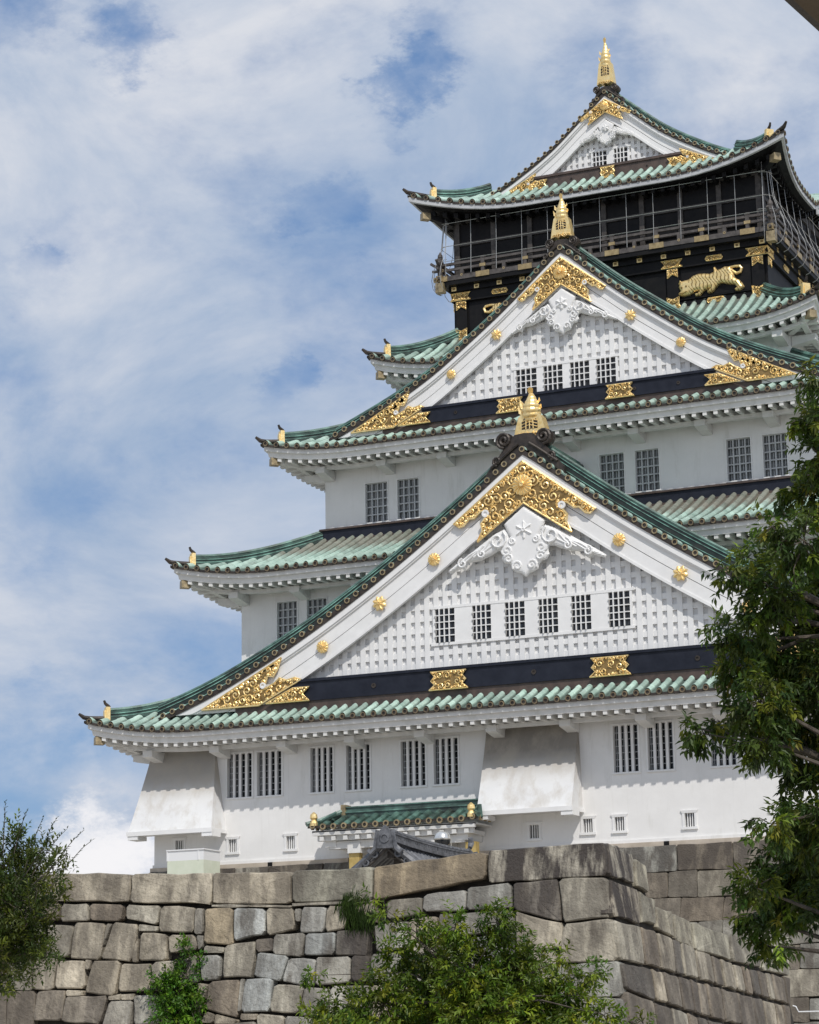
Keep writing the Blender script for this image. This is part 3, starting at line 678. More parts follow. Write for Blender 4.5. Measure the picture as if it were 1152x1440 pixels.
    for sg in (-1, 1):
        H_ = [(sg*x, z) for x, z in half]; H_ = H_ if sg > 0 else list(reversed(H_)); on.prism(H_, yo+.05, yo+.42, 0)
        on.tube([(a, yo-.0, b) for a, b in spiral(sg*1.06*Q, G0+.62*Q, .42*Q, 1.9, -1.57, sg, 22)], .085*Q, 6, 0)
        on.tube([(a, yo-.0, b) for a, b in spiral(sg*1.45*Q, g(1.45*Q)+.62*Q, .25*Q, 1.4, -1.57, sg, 14)], .07*Q, 6, 0)
        on.tube([(sg*x, yo, g(x)+.55*Q) for x in [.3*Q+.25*Q*i for i in range(7)]], .08*Q, 6, 0)
        on.disc((sg*1.06*Q, yo+.3, G0+.62*Q), (0, -1, 0), .44*Q, .3, 16, 0)
    on.build('ridge_end_scroll', DARKM, rr)
    shachi(rr, yf+cfg.get('so', .5), G0+.82*cfg['shb'], cfg['sht'], cfg['shw'])
    # lattice wall
    yl = yf+cfg.get('ld', .55); zb, lat = cfg['zl'], MB(); hw = cfg['hw']; inn = lambda x: g(x)-bi(abs(x))
    def xmax(z):
        lo, hi = 0, xe
        for _ in range(30):
            m_ = (lo+hi)/2
            if inn(m_) > z: lo = m_
            else: hi = m_
        return lo
    wz0, wz1 = cfg['wz']; wx0, wx1 = cfg['wins'][0][0], cfg['wins'][-1][1]
    # backing board
    N_ = 60; Xm = xmax(zb)+1.3*sc_; xx = [-Xm+2*Xm*i/N_ for i in range(N_+1)]
    tz = [max(zb-.25, min(g(x)-.1, inn(x)+.9*sc_)) for x in xx]
    vs = []
    for x, z in zip(xx, tz): vs += [(x, yl+.15, zb-.3), (x, yl+.30, zb-.3), (x, yl+.30, z), (x, yl+.15, z)]
    lat.add(vs, [(0, 1, 2, 3), (4*N_+3, 4*N_+2, 4*N_+1, 4*N_)]+[(4*i+e, 4*i+4+e, 4*i+4+(e+1) % 4, 4*i+(e+1) % 4) for i in range(N_) for e in range(4)], 1)
    vsp = cfg['vspc']; nb = int(Xm/vsp)
    frame = .12
    def blocked(x, z0, z1): return False
    for i in range(-nb, nb+1):
        x = i*vsp; h = inn(abs(x)+.14*cfg['bw'])+.6*sc_
        if h <= zb: continue
        w = .135*cfg['bw']
        if wx0-frame-.02 < x < wx1+frame+.02:
            if wz0-.15 > zb: lat.box(x-w, x+w, yl, yl+.16, zb, wz0-.14, 0)
            if h > wz1+.15: lat.box(x-w, x+w, yl, yl+.16, wz1+.14, h, 0)
        else: lat.box(x-w, x+w, yl, yl+.16, zb, h, 0)
    z = zb+.1; hsp = cfg['hspc']; bh = hsp*.46
    while z < inn(0)+.3:
        m_ = xmax(z+bh*.5)+.7*sc_
        segs = [(-m_, m_)] if not (z+bh > wz0-.1 and z < wz1+.1) else [(-m_, wx0-frame), (wx1+frame, m_)]
        for a, b in segs: lat.box(a, b, yl+.035, yl+.16, z, z+bh, 0)
        z += hsp
    # window surround
    lat.box(wx0-frame-.1, wx1+frame+.1, yl-.06, yl+.16, wz1, wz1+.14, 0)
    if wz0-.14 > zb: lat.box(wx0-frame-.1, wx1+frame+.1, yl-.06, yl+.16, wz0-.14, wz0, 0)
    ed = [wx0-frame]+[v for w_ in cfg['wins'] for v in w_]+[wx1+frame]
    for i in range(0, len(ed), 2): lat.box(ed[i], ed[i+1], yl-.04, yl+.16, wz0, wz1, 0)
    lw = lat.build('gable_lattice', [WHITEWOOD, RECESS], castle)
    for a, b in cfg['wins']: window(lw, a, b, wz0, wz1, yl-.16, 'lat')
    # lacquered beam with gilt plates
    nz0, nz1, nx = cfg['navy']; nv = MB(); nv.box(-nx, nx, yf+.12, yf+.6, nz0, nz1-.14, 0); nv.box(-nx, nx, yf+.04, yf+.6, nz1-.14, nz1, 0)
    nv.box(-nx-3.2*sc_, nx+3.2*sc_, yf+.2, yf+.7, nz0-.5, nz0, 1)
    st = cfg.get('studs', []); 
    beam = nv.build('lacquered_beam', [cfg.get('beam', NAVY), BROWN], castle)
    for x in st: sm = MB(); sm.disc((x, yf+.08, (nz0+nz1-.14)/2), (0, -1, 0), .13*sc_, .1, 10, 0); sm.build('beam_stud', DARKM, beam)
    rn = random.Random(int(yf*10)+5); h = nz1-nz0
    for x in cfg['plates']:
        w = 1.06*sc_; z0_, z1_ = nz0-.02, nz0+h*.80
        pm = MB(); filigree(pm, [(x-w, z0_), (x+w, z0_), (x+w*.72, z0_+h*.22), (x+w*.9, (z0_+z1_)/2), (x+w*.72, z1_-h*.22), (x+w*.92, z1_), (x-w*.92, z1_), (x-w*.72, z1_-h*.22), (x-w*.9, (z0_+z1_)/2), (x-w*.72, z0_+h*.22)], yf+.02, .2*sc_**.5, rn, .03*sc_**.5, .035)
        pm.build('gilt_plate', [GOLD, GOLDD], beam)
    # gold filigree at the apex and at both feet, scaled from the largest gable
    sx, sz, ox = cfg['fx'], cfg['fz'], None
    A = [(x*sx, G0-bo-w1-.02-(30.95-z)*sz) for x, z in APEX1]
    fm = MB(); filigree(fm, full(A), yf+.08, .30*sx**.6, rn, .042*sx**.5, .06*sx**.5, 1.15); 
    flower(fm, 0, yf-.02, G0-bo-w1-1.25*sz, .55*sx**.8, 16)
    for sg in (-1, 1): fm.disc((sg*2.05*sx, yf+.0, G0-3.1*sz), (0, -1, 0), .2*sx, .12, 12, 2)
    fm.build('apex_filigree', [GOLD, GOLDD, WHITEWOOD], bb)
    for sg in (-1, 1):
        cf = cfg['corn']; P = [(sg*(cf[0]+(x-15.1)*cf[2]), cf[1]+(z-19.72)*cf[3]) for x, z in CORN1]
        if sg > 0: P = list(reversed(P))
        fm = MB(); filigree(fm, P, yf+.10, .26*cf[2]**.6, rn, .042*cf[2]**.5, .055*cf[2]**.5)
        fm.disc((sg*(cf[0]-.25*cf[2]), yf+.0, cf[1]+1.0*cf[3]), (0, -1, 0), .17*cf[2], .12, 10, 2)
        a = cf[2]; pl = [(cf[0]-.45*a, nz0), (cf[0]-2.0*a, nz0+.62*h), (cf[0]-2.95*a, nz0+.62*h), (cf[0]-2.55*a, nz0+.33*h), (cf[0]-2.95*a, nz0)]
        pl = [(sg*x, z) for x, z in pl]; pl = pl if sg < 0 else list(reversed(pl)); filigree(fm, pl, yf+.02, .2*a**.6, rn, .032*a**.5, .04)
        fm.build('corner_filigree', [GOLD, GOLDD, WHITEWOOD], bb)
        for (fx_, fz_, spk) in cfg['flowers']:
            fl_ = MB(); flower(fl_, sg*fx_, yf+.10, fz_, cfg['fr']*(1.15 if spk else 1), 8 if spk else 12, spk); fl_.build('gilt_flower', GOLD, bb)
    # white cloud-scroll pendant with fins
    pd = MB(); px = cfg['px']; T_ = lambda P: [(x*px, cfg['ap']-(28.8-z)*px) for x, z in P]
    relief(pd, T_(full(GEG)), yf+.2, .16*px, .09*px, edge=.2*px)
    for sg in (-1, 1):
        Pf = T_([(sg*x, z) for x, z in FIN]); relief(pd, Pf, yf+.3, .2*px, .085*px, edge=.25*px)
        for cx_, cz_, r_, a0, d_ in ((1.42, 27.12, .50, 2.2, 1), (.62, 26.98, .2, 1.0, -1), (.92, 26.55, .30, 0, -1), (.85, 26.1, .26, .5, 1), (.38, 25.7, .28, -.5, 1), (3.35, 26.1, .26, 1.5, -1), (2.3, 26.5, .24, 1.2, -1)):
            cx2, cz2 = T_([(sg*cx_, cz_)])[0]
            pd.tube([(a, yf+.02, b) for a, b in spiral(cx2, cz2, r_*px, 1.3, a0 if sg > 0 else math.pi-a0, d_*sg, 14)], .06*px, 6, 0)
        for q in range(4):
            l0 = T_([(sg*(1.5+q*.35), 27.35-q*.22), (sg*(1.75+q*.42), 26.85-q*.12), (sg*(2.3+q*.45), 26.55-q*.18)])
            pd.tube([(a, yf+.08, b) for a, b in l0], .055*px, 6, 0)
    fc = T_([(0, 27.5)])[0]; flower(pd, fc[0], yf+.05, fc[1], .50*px, 6, True); pd.disc((fc[0], yf+.06, fc[1]), (0, -1, 0), .36*px, .05, 6, 0)
    pd.build('gable_pendant', WHITEWOOD, bb, smooth=False)
    return g
gable(dict(yf=-1.15, yb=8.0, s=1.0, curve=[(0, 31.45), (.4, 31.18), (1.16, 30.64), (2.28, 29.78), (3.03, 29.2), (3.9, 28.56), (4.94, 27.8), (6.14, 26.98), (7.32, 26.18), (8.53, 25.41), (10.6, 24.12), (12.63, 22.95), (13.46, 22.52), (14.31, 22.1), (15.6, 21.45), (16.9, 20.85), (18.22, 20.27), (19.8, 19.72), (21.4, 19.22)],
  bo=.25, bi=lambda x: 2.27+.13*max(0, 1-x/12)+.38*max(0, 1-x/3), ybx=lambda x: 8 if x < 14 else 4.2, zcut=19.42, so=1.5, rh=1.05, zl=20.78, hw=12.6, wz=(22.1, 23.84), ld=.7,
  wins=[(-5.2, -4.12), (-3.15, -2.14), (-1.38, -.32), (.42, 1.44), (2.16, 3.18), (4.1, 5.2)], vspc=.515, hspc=.60, bw=1.0, navy=(19.64, 20.76, 13.2), studs=[-8.4, 0.3, 8.7], plates=[-4.24, 4.3],
  fx=1.0, fz=1.0, corn=(14.95, 19.60, 1.0, 1.0), flowers=[(4.95, 26.3, False), (8.02, 24.32, True), (11.28, 22.36, False)], fr=.34, px=1.0, ap=28.6, oni=1.0, shb=1.0, sht=2.65, shw=1.8))
gable(dict(yf=5.15, yb=13.0, s=.75, curve=[(0, 44.05), (.44, 43.76), (1.12, 43.16), (2.2, 42.22), (3.1, 41.42), (4.31, 40.52), (5.45, 39.68), (7.6, 38.14), (9.48, 37.1), (11.0, 36.38), (12.5, 35.75), (13.9, 35.15)],
  bo=.23, bi=lambda x: 1.86+.34*max(0, 1-x/2.5), ybx=lambda x: 13 if x < 9 else 10.8, zcut=35.1, rh=.8, zl=36.20, hw=7.65, wz=(36.30, 37.70),
  wins=[(-2.9, -1.72), (-1.32, -.24), (.2, 1.28), (1.68, 2.76)], vspc=.515, hspc=.60, bw=.95, navy=(35.32, 36.20, 8.3), studs=[-6.3, 3.9, 6.3, -3.8], plates=[-3.1, 3.1],
  fx=.66, fz=.70, corn=(10.0, 35.3, .76, .80), flowers=[(3.82, 39.72, True), (6.52, 37.86, False)], fr=.27, px=.72, ap=41.85, oni=.62, shb=.8, sht=2.45, shw=1.2))
gable(dict(yf=13.2, yb=33.8, s=.45, curve=[(0, 56.0), (.5, 55.58), (3.1, 53.3), (4.4, 52.42), (5.5, 51.78), (6.2, 51.38), (7.7, 50.7)],
  bo=.2, bi=lambda x: 1.5+.12*max(0, 1-x/2), ybx=lambda x: 33.8, zcut=50.6, rh=.55, zl=51.55, hw=3.3, wz=(51.64, 52.6),
  wins=[(-.97, -.15), (.32, 1.12)], vspc=.36, hspc=.42, bw=.72, navy=(50.75, 51.55, 4.5), studs=[-2.2, 2.4], plates=[.05], beam=BROWN, dr=.8, vsp=.48,
  fx=.42, fz=.36, corn=(4.95, 50.75, .44, .42), flowers=[], fr=.25, px=.44, ap=54.35, oni=.5, shb=.72, sht=2.85, shw=1.05))

# ---- top storey: black lacquered body, balcony, safety cage
W5, Y5 = 9.2, 12.53
mb = MB(); mb.box(-W5, W5, Y5, 2*YC-Y5, 41.2, 49.9, 0)
body = mb.build('top_storey_wall', BLACK, castle)
def side_xf(k, W, yf):   # (u, out, z) -> world, out = distance outwards from the wall face
    H = YC-yf
    return [lambda p: (p[0], yf-p[1], p[2]), lambda p: (W+p[1], YC+p[0], p[2]), lambda p: (-p[0], 2*YC-yf+p[1], p[2]), lambda p: (-W-p[1], YC-p[0], p[2])][k]
for k in range(4):
    L = W5 if k in (0, 2) else YC-Y5; xf = side_xf(k, W5, Y5)
    fr = MB(); posts = [-L+.35, -L*.43, L*.43, L-.35] if k in (0, 2) else [-L+.35, -L*.4, L*.4, L-.35]
    for u in posts: fr.box(u-.35, u+.35, .0, .16, 41.9, 44.5, 0)
    fr.box(-L-.2, L+.2, 0, .22, 44.35, 44.95, 0); fr.box(-L-.3, L+.3, 0, .36, 44.95, 45.25, 0); fr.box(-L-.2, L+.2, 0, .2, 42.0, 42.35, 0); fr.box(-L-.1, L+.1, 0, .12, 42.5, 42.56, 0)
    for i in range(len(posts)-1): fr.box(posts[i]+.45, posts[i+1]-.45, .0, .04, 42.6, 44.25, 0)
    for i in range(5): fr.box(-L-.2-.0, L+.2, .05+0*i, .06, 46.0+i*.001, 46.01, 0) if False else None
    # upper wall: posts, rails and sliding panels
    nn = int(2*L/2.3)
    for i in range(nn+1): u = -L+.15+(2*L-.3)*i/nn; fr.box(u-.14, u+.14, 0, .12, 45.4, 49.6, 1)
    fr.box(-L, L, 0, .1, 47.75, 47.95, 1); fr.box(-L, L, 0, .1, 49.1, 49.5, 1); fr.box(-L, L, 0, .09, 46.3, 46.45, 1)
    fr.build('top_storey_frame', [BLACK, DWOOD], castle, xf=xf)
    rn = random.Random(k+3); ffr = lambda mbx: mbx.build('gilt_fitting', [GOLD, GOLDD], castle, xf=lambda p, xf=xf: xf((p[0], -p[1], p[2])))
    def fil_(*a):
        gl = MB(); filigree(gl, *a); ffr(gl)
    gl = MB()
    for u in posts:
        fil_([(u-.62, 44.42), (u+.62, 44.42), (u+.42, 44.62), (u+.62, 44.86), (u-.62, 44.86), (u-.42, 44.62)], -.24, .14, rn, .02, .025)
        fil_([(u-.3, 43.85), (u, 44.05), (u+.3, 43.85), (u+.3, 44.34), (u-.3, 44.34)], -.18, .12, rn, .02, .025)
        fil_([(u-.5, 42.02), (u+.5, 42.02), (u+.33, 42.25), (u+.36, 42.7), (u, 42.55), (u-.36, 42.7), (u-.33, 42.25)], -.24, .14, rn, .02, .025)
    for i in range(len(posts)-1):
        u = (posts[i]+posts[i+1])/2
        for z in (44.62, 42.2): fil_([(u-.42, z-.12), (u+.42, z-.12), (u+.5, z), (u+.42, z+.15), (u-.42, z+.15), (u-.5, z)], -.24, .12, rn, .02, .025)
    ns = int(2*L/1.38)
    for i in range(ns+1):
        gl = MB(); u = -L+2*L*i/ns; gl.box(u-.15, u+.15, -.39, -.36, 44.98, 45.22, 0); gl.box(u-.08, u+.08, -.41, -.39, 45.04, 45.16, 1); gl.build('gilt_stud', [GOLD, GOLDD], castle, xf=lambda p, xf=xf: xf((p[0], -p[1], p[2])))
# tigers
TIG = [(4.33, 43.55), (4.46, 43.58), (4.63, 43.61), (4.85, 43.62), (5.11, 43.80), (5.42, 43.88), (5.76, 43.85), (6.10, 43.78), (6.31, 43.85), (6.30, 44.09), (6.39, 44.16), (6.47, 44.04), (6.53, 43.93), (6.74, 43.98), (6.96, 44.07), (7.30, 44.03), (7.46, 43.83), (7.47, 43.61), (7.52, 43.35), (7.77, 43.18), (7.92, 42.99), (8.04, 42.74), (7.91, 42.61), (7.73, 42.53), (7.48, 42.58), (7.45, 42.72), (7.58, 42.78), (7.50, 42.94), (7.08, 43.03), (6.75, 43.14), (6.57, 43.06), (6.40, 42.88), (6.22, 42.69), (5.96, 42.66), (5.88, 42.78), (6.06, 42.93), (5.80, 42.88), (5.62, 42.73), (5.49, 42.58), (5.23, 42.60), (5.17, 42.76), (5.37, 42.79), (5.46, 42.89), (5.24, 42.88), (4.89, 42.71), (4.51, 42.69), (4.29, 42.76), (4.21, 42.86), (4.35, 43.01), (4.27, 43.24)]
TAIL = [(7.33, 43.78), (7.62, 43.58), (7.85, 43.62), (7.93, 43.82), (7.82, 43.96), (7.55, 43.99), (7.25, 43.98)]
def tiger(mir):
    mb = MB(); P = list(TIG)
    if mir: P = [(.5-x, z-.1) for x, z in reversed(P)]
    s = -1 if mir else 1
    st = lambda x, z: (math.sin(((.5-x if mir else x)*1.5+z*.55+.10*math.sin(z*9+x*3))*22) > .62) and ((.5-x if mir else x) > 4.9)
    relief(mb, P, Y5-.06, .24, .032, 0, 1, st, edge=.24)
    mb.tube([((.5-x if mir else x), Y5-.15, z-(.1 if mir else 0)) for x, z in TAIL], [.08, .085, .085, .085, .08, .07, .05], 8, 0)
    for ex, ez in ((4.50, 43.14), (4.76, 43.20)): mb.disc(((.5-ex if mir else ex), Y5-.36, ez), (0, -1, 0), .05, .05, 8, 1)
    if not mir: mb.tube([(4.36, Y5-.3, 42.84), (4.55, Y5-.34, 42.78), (4.78, Y5-.34, 42.9)], .03, 5, 1)
    for ex in (4.42, 5.0):
        if not mir: mb.tube([((ex-.08), Y5-.2, 43.42), (ex, Y5-.3, 43.55), ((ex+.1), Y5-.2, 43.42)], .05, 5, 0)
    mb.build('gilt_tiger_relief', [GOLD, GOLDD], castle)
tiger(False); tiger(True)
# corner gilt shoes at the foot
# balcony
OB = .75
mb = MB()
def ring(mbx, o0, o1, z0, z1, m=0):
    a0, a1 = W5+o0, W5+o1; f0, f1 = Y5-o0, Y5-o1; b0, b1 = 2*YC-f0, 2*YC-f1
    mbx.box(-a1, a1, f1, f0, z0, z1, m); mbx.box(-a1, a1, b0, b1, z0, z1, m); mbx.box(a0, a1, f0, b0, z0, z1, m); mbx.box(-a1, -a0, f0, b0, z0, z1, m)
ring(mb, 0, OB, 45.26, 45.5)
bal = mb.build('balcony', BLACK, castle)
mb = MB(); ring(mb, OB-.2, OB+.04, 45.52, 45.80); ring(mb, OB-.14, OB-.02, 46.12, 46.26); ring(mb, OB-.16, OB, 46.46, 46.60)
tl = []; DULL = mat('dull_gilt', (.30, .22, .11), (.5, .38, .2), rough=.45, metal=.5, scale=4)
for k in range(4):
    L = (W5 if k in (0, 2) else YC-Y5)+OB; xf = side_xf(k, W5, Y5); n = int(2*L/1.3)
    t1 = MB(); t2 = MB()
    for i in range(n+1):
        u = -L+.1+(2*L-.2)*i/n; big = i % 2 == 0
        t1.box(u-.10, u+.10, OB-.2, OB+.02, 45.8, 46.12, 0); t2 = MB(); tl.append((t2, xf))
        if big:
            t1.box(u-.11, u+.11, OB-.2, OB+.02, 46.26, 46.75, 0); t1.box(u-.14, u+.14, OB-.22, OB+.04, 46.62, 46.68, 0); t2.box(u-.42, u+.42, OB+.04, OB+.07, 45.5, 45.82, 0); t2.box(u-.18, u+.18, OB+.0, OB+.04, 46.1, 46.28, 0)
        else: t2.disc((u, 0, 45.78), (0, -1, 0), .08, .04, 8, 1); t2.v[-32:] = [(a, OB+.05-b, c) for a, b, c in t2.v[-32:]]
    mb.add([xf(v) for v in t1.v], t1.f, 0); pass
rail = mb.build('balcony_railing', RAILW, castle); [t_.build('rail_fitting', DULL, rail, xf=x_) for t_, x_ in tl if k is not None]
for sx in (-1, 1):
    for (yy, sy) in ((Y5-OB, -1), (2*YC-Y5+OB, 1)):
        cg = MB(); ck = MB()
        cx = sx*(W5+OB-.08)
        cg.box(cx-.24, cx+.24, yy-.24, yy+.24, 44.85, 45.42); cg.box(cx-.17, cx+.17, yy-.17, yy+.17, 45.5, 45.86)
        ck.box(cx-.13, cx+.13, yy-.13, yy+.13, 45.5, 46.95)
        for zz, e in ((45.66, .35), (46.2, .5), (46.53, .6)):   # rail ends running past the corner and curling up
            ck.tube([(cx, yy, zz), (cx+sx*e*.6, yy, zz), (cx+sx*e, yy, zz+(.18 if zz > 46.4 else .02))], .09, 5); ck.tube([(cx, yy, zz), (cx, yy+sy*e*.6, zz), (cx, yy+sy*e, zz+(.18 if zz > 46.4 else .02))], .09, 5)
        ck.tube([(cx, yy, 46.9), (cx, yy, 47.0), (cx, yy, 47.12), (cx, yy, 47.22), (cx, yy, 47.34)], [.09, .16, .15, .08, .02], 8)
        cg.build('balcony_corner_cap', RING, bal); ck.build('rail_corner_post', RAILW, rail)
# wire safety cage bulging round the balcony
cage = MB(); CP = [(.55, 49.55), (.62, 48.6), (.72, 47.6), (.95, 46.9), (1.22, 46.3), (1.32, 45.8), (1.25, 45.3), (1.02, 44.95), (.78, 44.85)]
for k in range(4):
    L = W5 if k in (0, 2) else YC-Y5; xf = side_xf(k, W5, Y5); n = int(2*(L+.3)/1.5)
    for i in range(n+1):
        u = -L-.3+2*(L+.3)*i/n; P = CP if k in (1, 3) else [(.75+(a-.55)*.12, z) for a, z in CP if z > 45.6]
        cage.tube([xf((u, a, z)) for a, z in P], .018, 4, 0, False)
    for z in (49.0, 47.6, 46.7):
        a = float(np.interp(-z, [-q[1] for q in CP], [q[0] for q in CP])); a = a if k in (1, 3) else .8
        cage.tube([xf((-L-.5, a, z)), xf((L+.5, a, z))], .018, 4, 0, False)
for sx in (-1, 1):
    for a in (15, 45, 75):     # rounded corner wires
        w = R_(a); cage.tube([(sx*(W5+.1+(q*math.sin(w)) ), Y5-.1-q*math.cos(w), z) for q, z in CP], .018, 4, 0, False)
    for z in (49.0, 47.6, 46.7):
        q = float(np.interp(-z, [-c[1] for c in CP], [c[0] for c in CP])); cage.tube([(sx*(W5+.1+q*math.sin(R_(a))), Y5-.1-q*math.cos(R_(a)), z) for a in range(0, 91, 18)], .018, 4, 0, False)
cage.build('safety_cage', STEEL, castle)
# white bell-shaped fascia of the curved side gable
mb = MB()
for sg in (-1, 1):
    pts = []
    for i in range(25):
        u = -4.4+8.8*i/24; z = 49.0+S5.bumpfn(u)
        x = sg*(10.45+.12); pts.append((x, YC+u, z))
    vs = [];
    for p in pts: vs += [p, (p[0]+sg*.12, p[1], p[2]), (p[0]+sg*.12, p[1], p[2]-.32), (p[0], p[1], p[2]-.32)]
    fs = [(0, 1, 2, 3)]
    for i in range(24): o = i*4; fs += [(o+e, o+4+e, o+4+(e+1) % 4, o+(e+1) % 4) for e in range(4)]
    mb.add(vs, fs, 0)
mb.build('curved_gable_board', GRILL, castle)

# ---- entrance porch roof on the first wall
mb = MB(); X0, X1 = -11.0, -2.85; yo = -2.3
def ppt(u, d, dz=0): # u along x, d from eave inward
    xm = (X0+X1)/2; L = (X1-X0)/2+.6; c = L-abs(u-xm); e = max(0, 1-c/1.4)**2
    return (u, yo+d, 12.98+.42*d+.10*d*d*0+.16*e*(1-d/2.4)+dz)
n = 16; a, b = X0-.55, X1+.55; sp = (b-a)/n
for i in range(n):
    uc = a+sp*(i+.5); dm = min(1.5, .25+max(.0, 1.0*(min(uc-a, b-uc)))); vs = []; cs = []; jit = random.uniform(.8, 1.1)
    for j in range(5):
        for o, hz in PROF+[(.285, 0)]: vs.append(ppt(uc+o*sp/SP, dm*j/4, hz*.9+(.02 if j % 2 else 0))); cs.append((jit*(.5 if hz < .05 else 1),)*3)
    m = len(PROF)+1; mb.add(vs, [(r*m+q, r*m+q+1, (r+1)*m+q+1, (r+1)*m+q) for r in range(4) for q in range(m-1)], 0, cs)
    p = ppt(uc, 0, .05); mb.disc((p[0], p[1]-.06, p[2]), (0, -1, 0), .16, .1, 10, 1, 2, .55)
mb.add([ppt(a, 0, -.02), ppt(b, 0, -.02), ppt(b, 0, -.14), ppt(a, 0, -.14)], [(0, 3, 2, 1)], 2)
for w, z0, z1, cc in ((.24, 13.55, 13.78, .8), (.3, 13.78, 13.84, 1.5), (.2, 13.84, 14.04, .8), (.26, 14.04, 14.1, 1.3)): mb.box(-10.15, -2.5, yo+1.5-w, yo+1.5+w, z0, z1, 0, (cc,)*3)
# side slopes
for sg, xe, xr in ((-1, X0-.5, -10.2), (1, X1+.5, -2.45)):
    mb.add([(xe, yo+.1, 13.05), (xr, yo+1.5, 13.68), (xe, -.05, 13.05), (xr, -.05, 13.68)], [(0, 1, 3, 2)] if sg < 0 else [(0, 2, 3, 1)], 0, (.8, .8, .8))
    for q in range(3): mb.tube([(xe, yo+.45+q*.55, 13.1), (xr, yo+.45+q*.55+.1, 13.72)], .12, 6, 0, True, (.9,)*3); mb.disc((xe+sg*.05, yo+.45+q*.55, 13.1), (sg, 0, 0), .16, .1, 10, 1, 2, .55)
    mb.tube([(xe+sg*.1, yo-.05, 13.2), (xe-sg*.4, yo+.45, 13.4), (xr, yo+1.3, 13.9)], .13, 6, 0, True, (1.1,)*3)
porch = mb.build('porch_roof', [COPPERD, RING, DARKM], castle)
for xx in (X0-.25, X1+.15): mb = MB(); mb.tube([(xx, yo+.1, 13.1), (xx, yo+.1, 13.25), (xx, yo+.1, 13.4), (xx, yo+.1, 13.5), (xx, yo+.1, 13.68), (xx, yo+.1, 13.8)], [.2, .2, .12, .2, .17, .03], 12, 0); mb.build('finial', GOLD, porch)
for xx in (-10.15, -2.45): mb = MB(); mb.box(xx-.12, xx+.12, yo+1.15, yo+1.85, 13.4, 14.2); mb.build('ridge_end_plate', RING, porch)
mb = MB(); mb.box(X0-.35, X1+.3, yo+.1, yo+.3, 12.62, 12.84); mb.box(X0-.15, X1+.15, yo+.3, yo+.5, 12.35, 12.62); mb.box(X0-.35, X1+.3, yo+.1, -.0, 12.78, 12.86)
for i in range(13): x = X0+.15+(X1-X0-.3)*i/12; mb.box(x-.11, x+.11, yo+.14, -.05, 12.36, 12.56)
mb.box(X0+.3, X1-.4, yo+.5, yo+.85, 11.95, 12.32)
for x in (X0+1.8, X1-1.9): mb.box(x-.35, x+.35, yo+.42, -.05, 11.7, 12.2)
for x in (X0+.5, X1-.5): mb.box(x-.3, x+.3, yo+.45, -.02, 12.05, 12.4)
mb.build('porch_eave', EAVEWHITE, porch)
GPC = mat('gilt_post_cap', (.45, .32, .10), (.62, .46, .18), rough=.5, metal=.3, scale=3)
for x in (X0+1.75, X1-.1): mb = MB(); mb.box(x-.28, x+.28, yo+.55, yo+.95, 9.6, 11.95); mb.build('porch_post', GPC, porch)

# ================================================================ stone work
TINT = dict(t=(.50, .455, .37), g=(.43, .415, .37), b=(.52, .53, .51), n=(.30, .26, .21), y=(.45, .375, .265), l=(.50, .475, .385), d=(.20, .18, .155), s=(.44, .40, .33))
def stone_block(mb, Q, xf, rnd, col, th=.12, alpha=0.0, gap=.024, cham=.07, back=-.25):
    """Q: 4 (a,b) corners; xf maps (a, b, out) to the world; an irregular bulging block"""
    c = (sum(p[0] for p in Q)/4, sum(p[1] for p in Q)/4); sz = min(math.dist(Q[0], Q[1]), math.dist(Q[1], Q[2]), math.dist(Q[2], Q[3]), math.dist(Q[3], Q[0]))
    if sz < .02: return
    gap = min(gap, sz*.12); ring = []; ch = min(cham, sz*.22)
    for i in range(4):
        A, B = Q[i], Q[(i+1) % 4]; L = math.dist(A, B)
        if L < 1e-3: return
        u = ((B[0]-A[0])/L, (B[1]-A[1])/L)
        c0, c1 = ch*rnd.uniform(.5, 1.4), ch*rnd.uniform(.5, 1.4); n = max(1, min(5, int(L/.35)))
        for k in range(n+1):
            s = c0+(L-c0-c1)*k/n; jx = rnd.uniform(-1, 1)*min(.02, sz*.04)
            ring.append((A[0]+u[0]*s-u[1]*jx, A[1]+u[1]*s+u[0]*jx))
    def inset(r, d): 
        o = []
        for p in r:
            L = math.dist(p, c); f = max(.05, 1-d/L) if L > 0 else 1; o.append((c[0]+(p[0]-c[0])*f, c[1]+(p[1]-c[1])*f))
        return o
    r0 = inset(ring, gap-.034); r1 = inset(ring, gap-.028); r2 = inset(ring, gap-.024+min(.03, sz*.06)); r3 = inset(ring, gap+sz*.3)
    n = len(ring); tl = rnd.uniform(-.02, .02); tb = rnd.uniform(-.015, .015)
    def w(r, o, j=0): return [xf(p[0], p[1], o+(tl*(p[0]-c[0])+tb*(p[1]-c[1])) + rnd.uniform(-j, j)) for p in r]
    vs = w(r0, back)+w(r1, th*.45, .004)+w(r2, th*.96, .004)+w(r3, th*1.0, .010)+[xf(c[0], c[1], th*1.0)]
    fs = [(k*n+i, k*n+(i+1) % n, (k+1)*n+(i+1) % n, (k+1)*n+i) for k in range(3) for i in range(n)]+[(3*n+i, 3*n+(i+1) % n, 4*n) for i in range(n)]
    j = rnd.uniform(.8, 1.16); jc = rnd.uniform(-.03, .03)
    mb.add(vs, fs, 0, (col[0]*j*(1+jc), col[1]*j, col[2]*j*(1-jc), alpha))
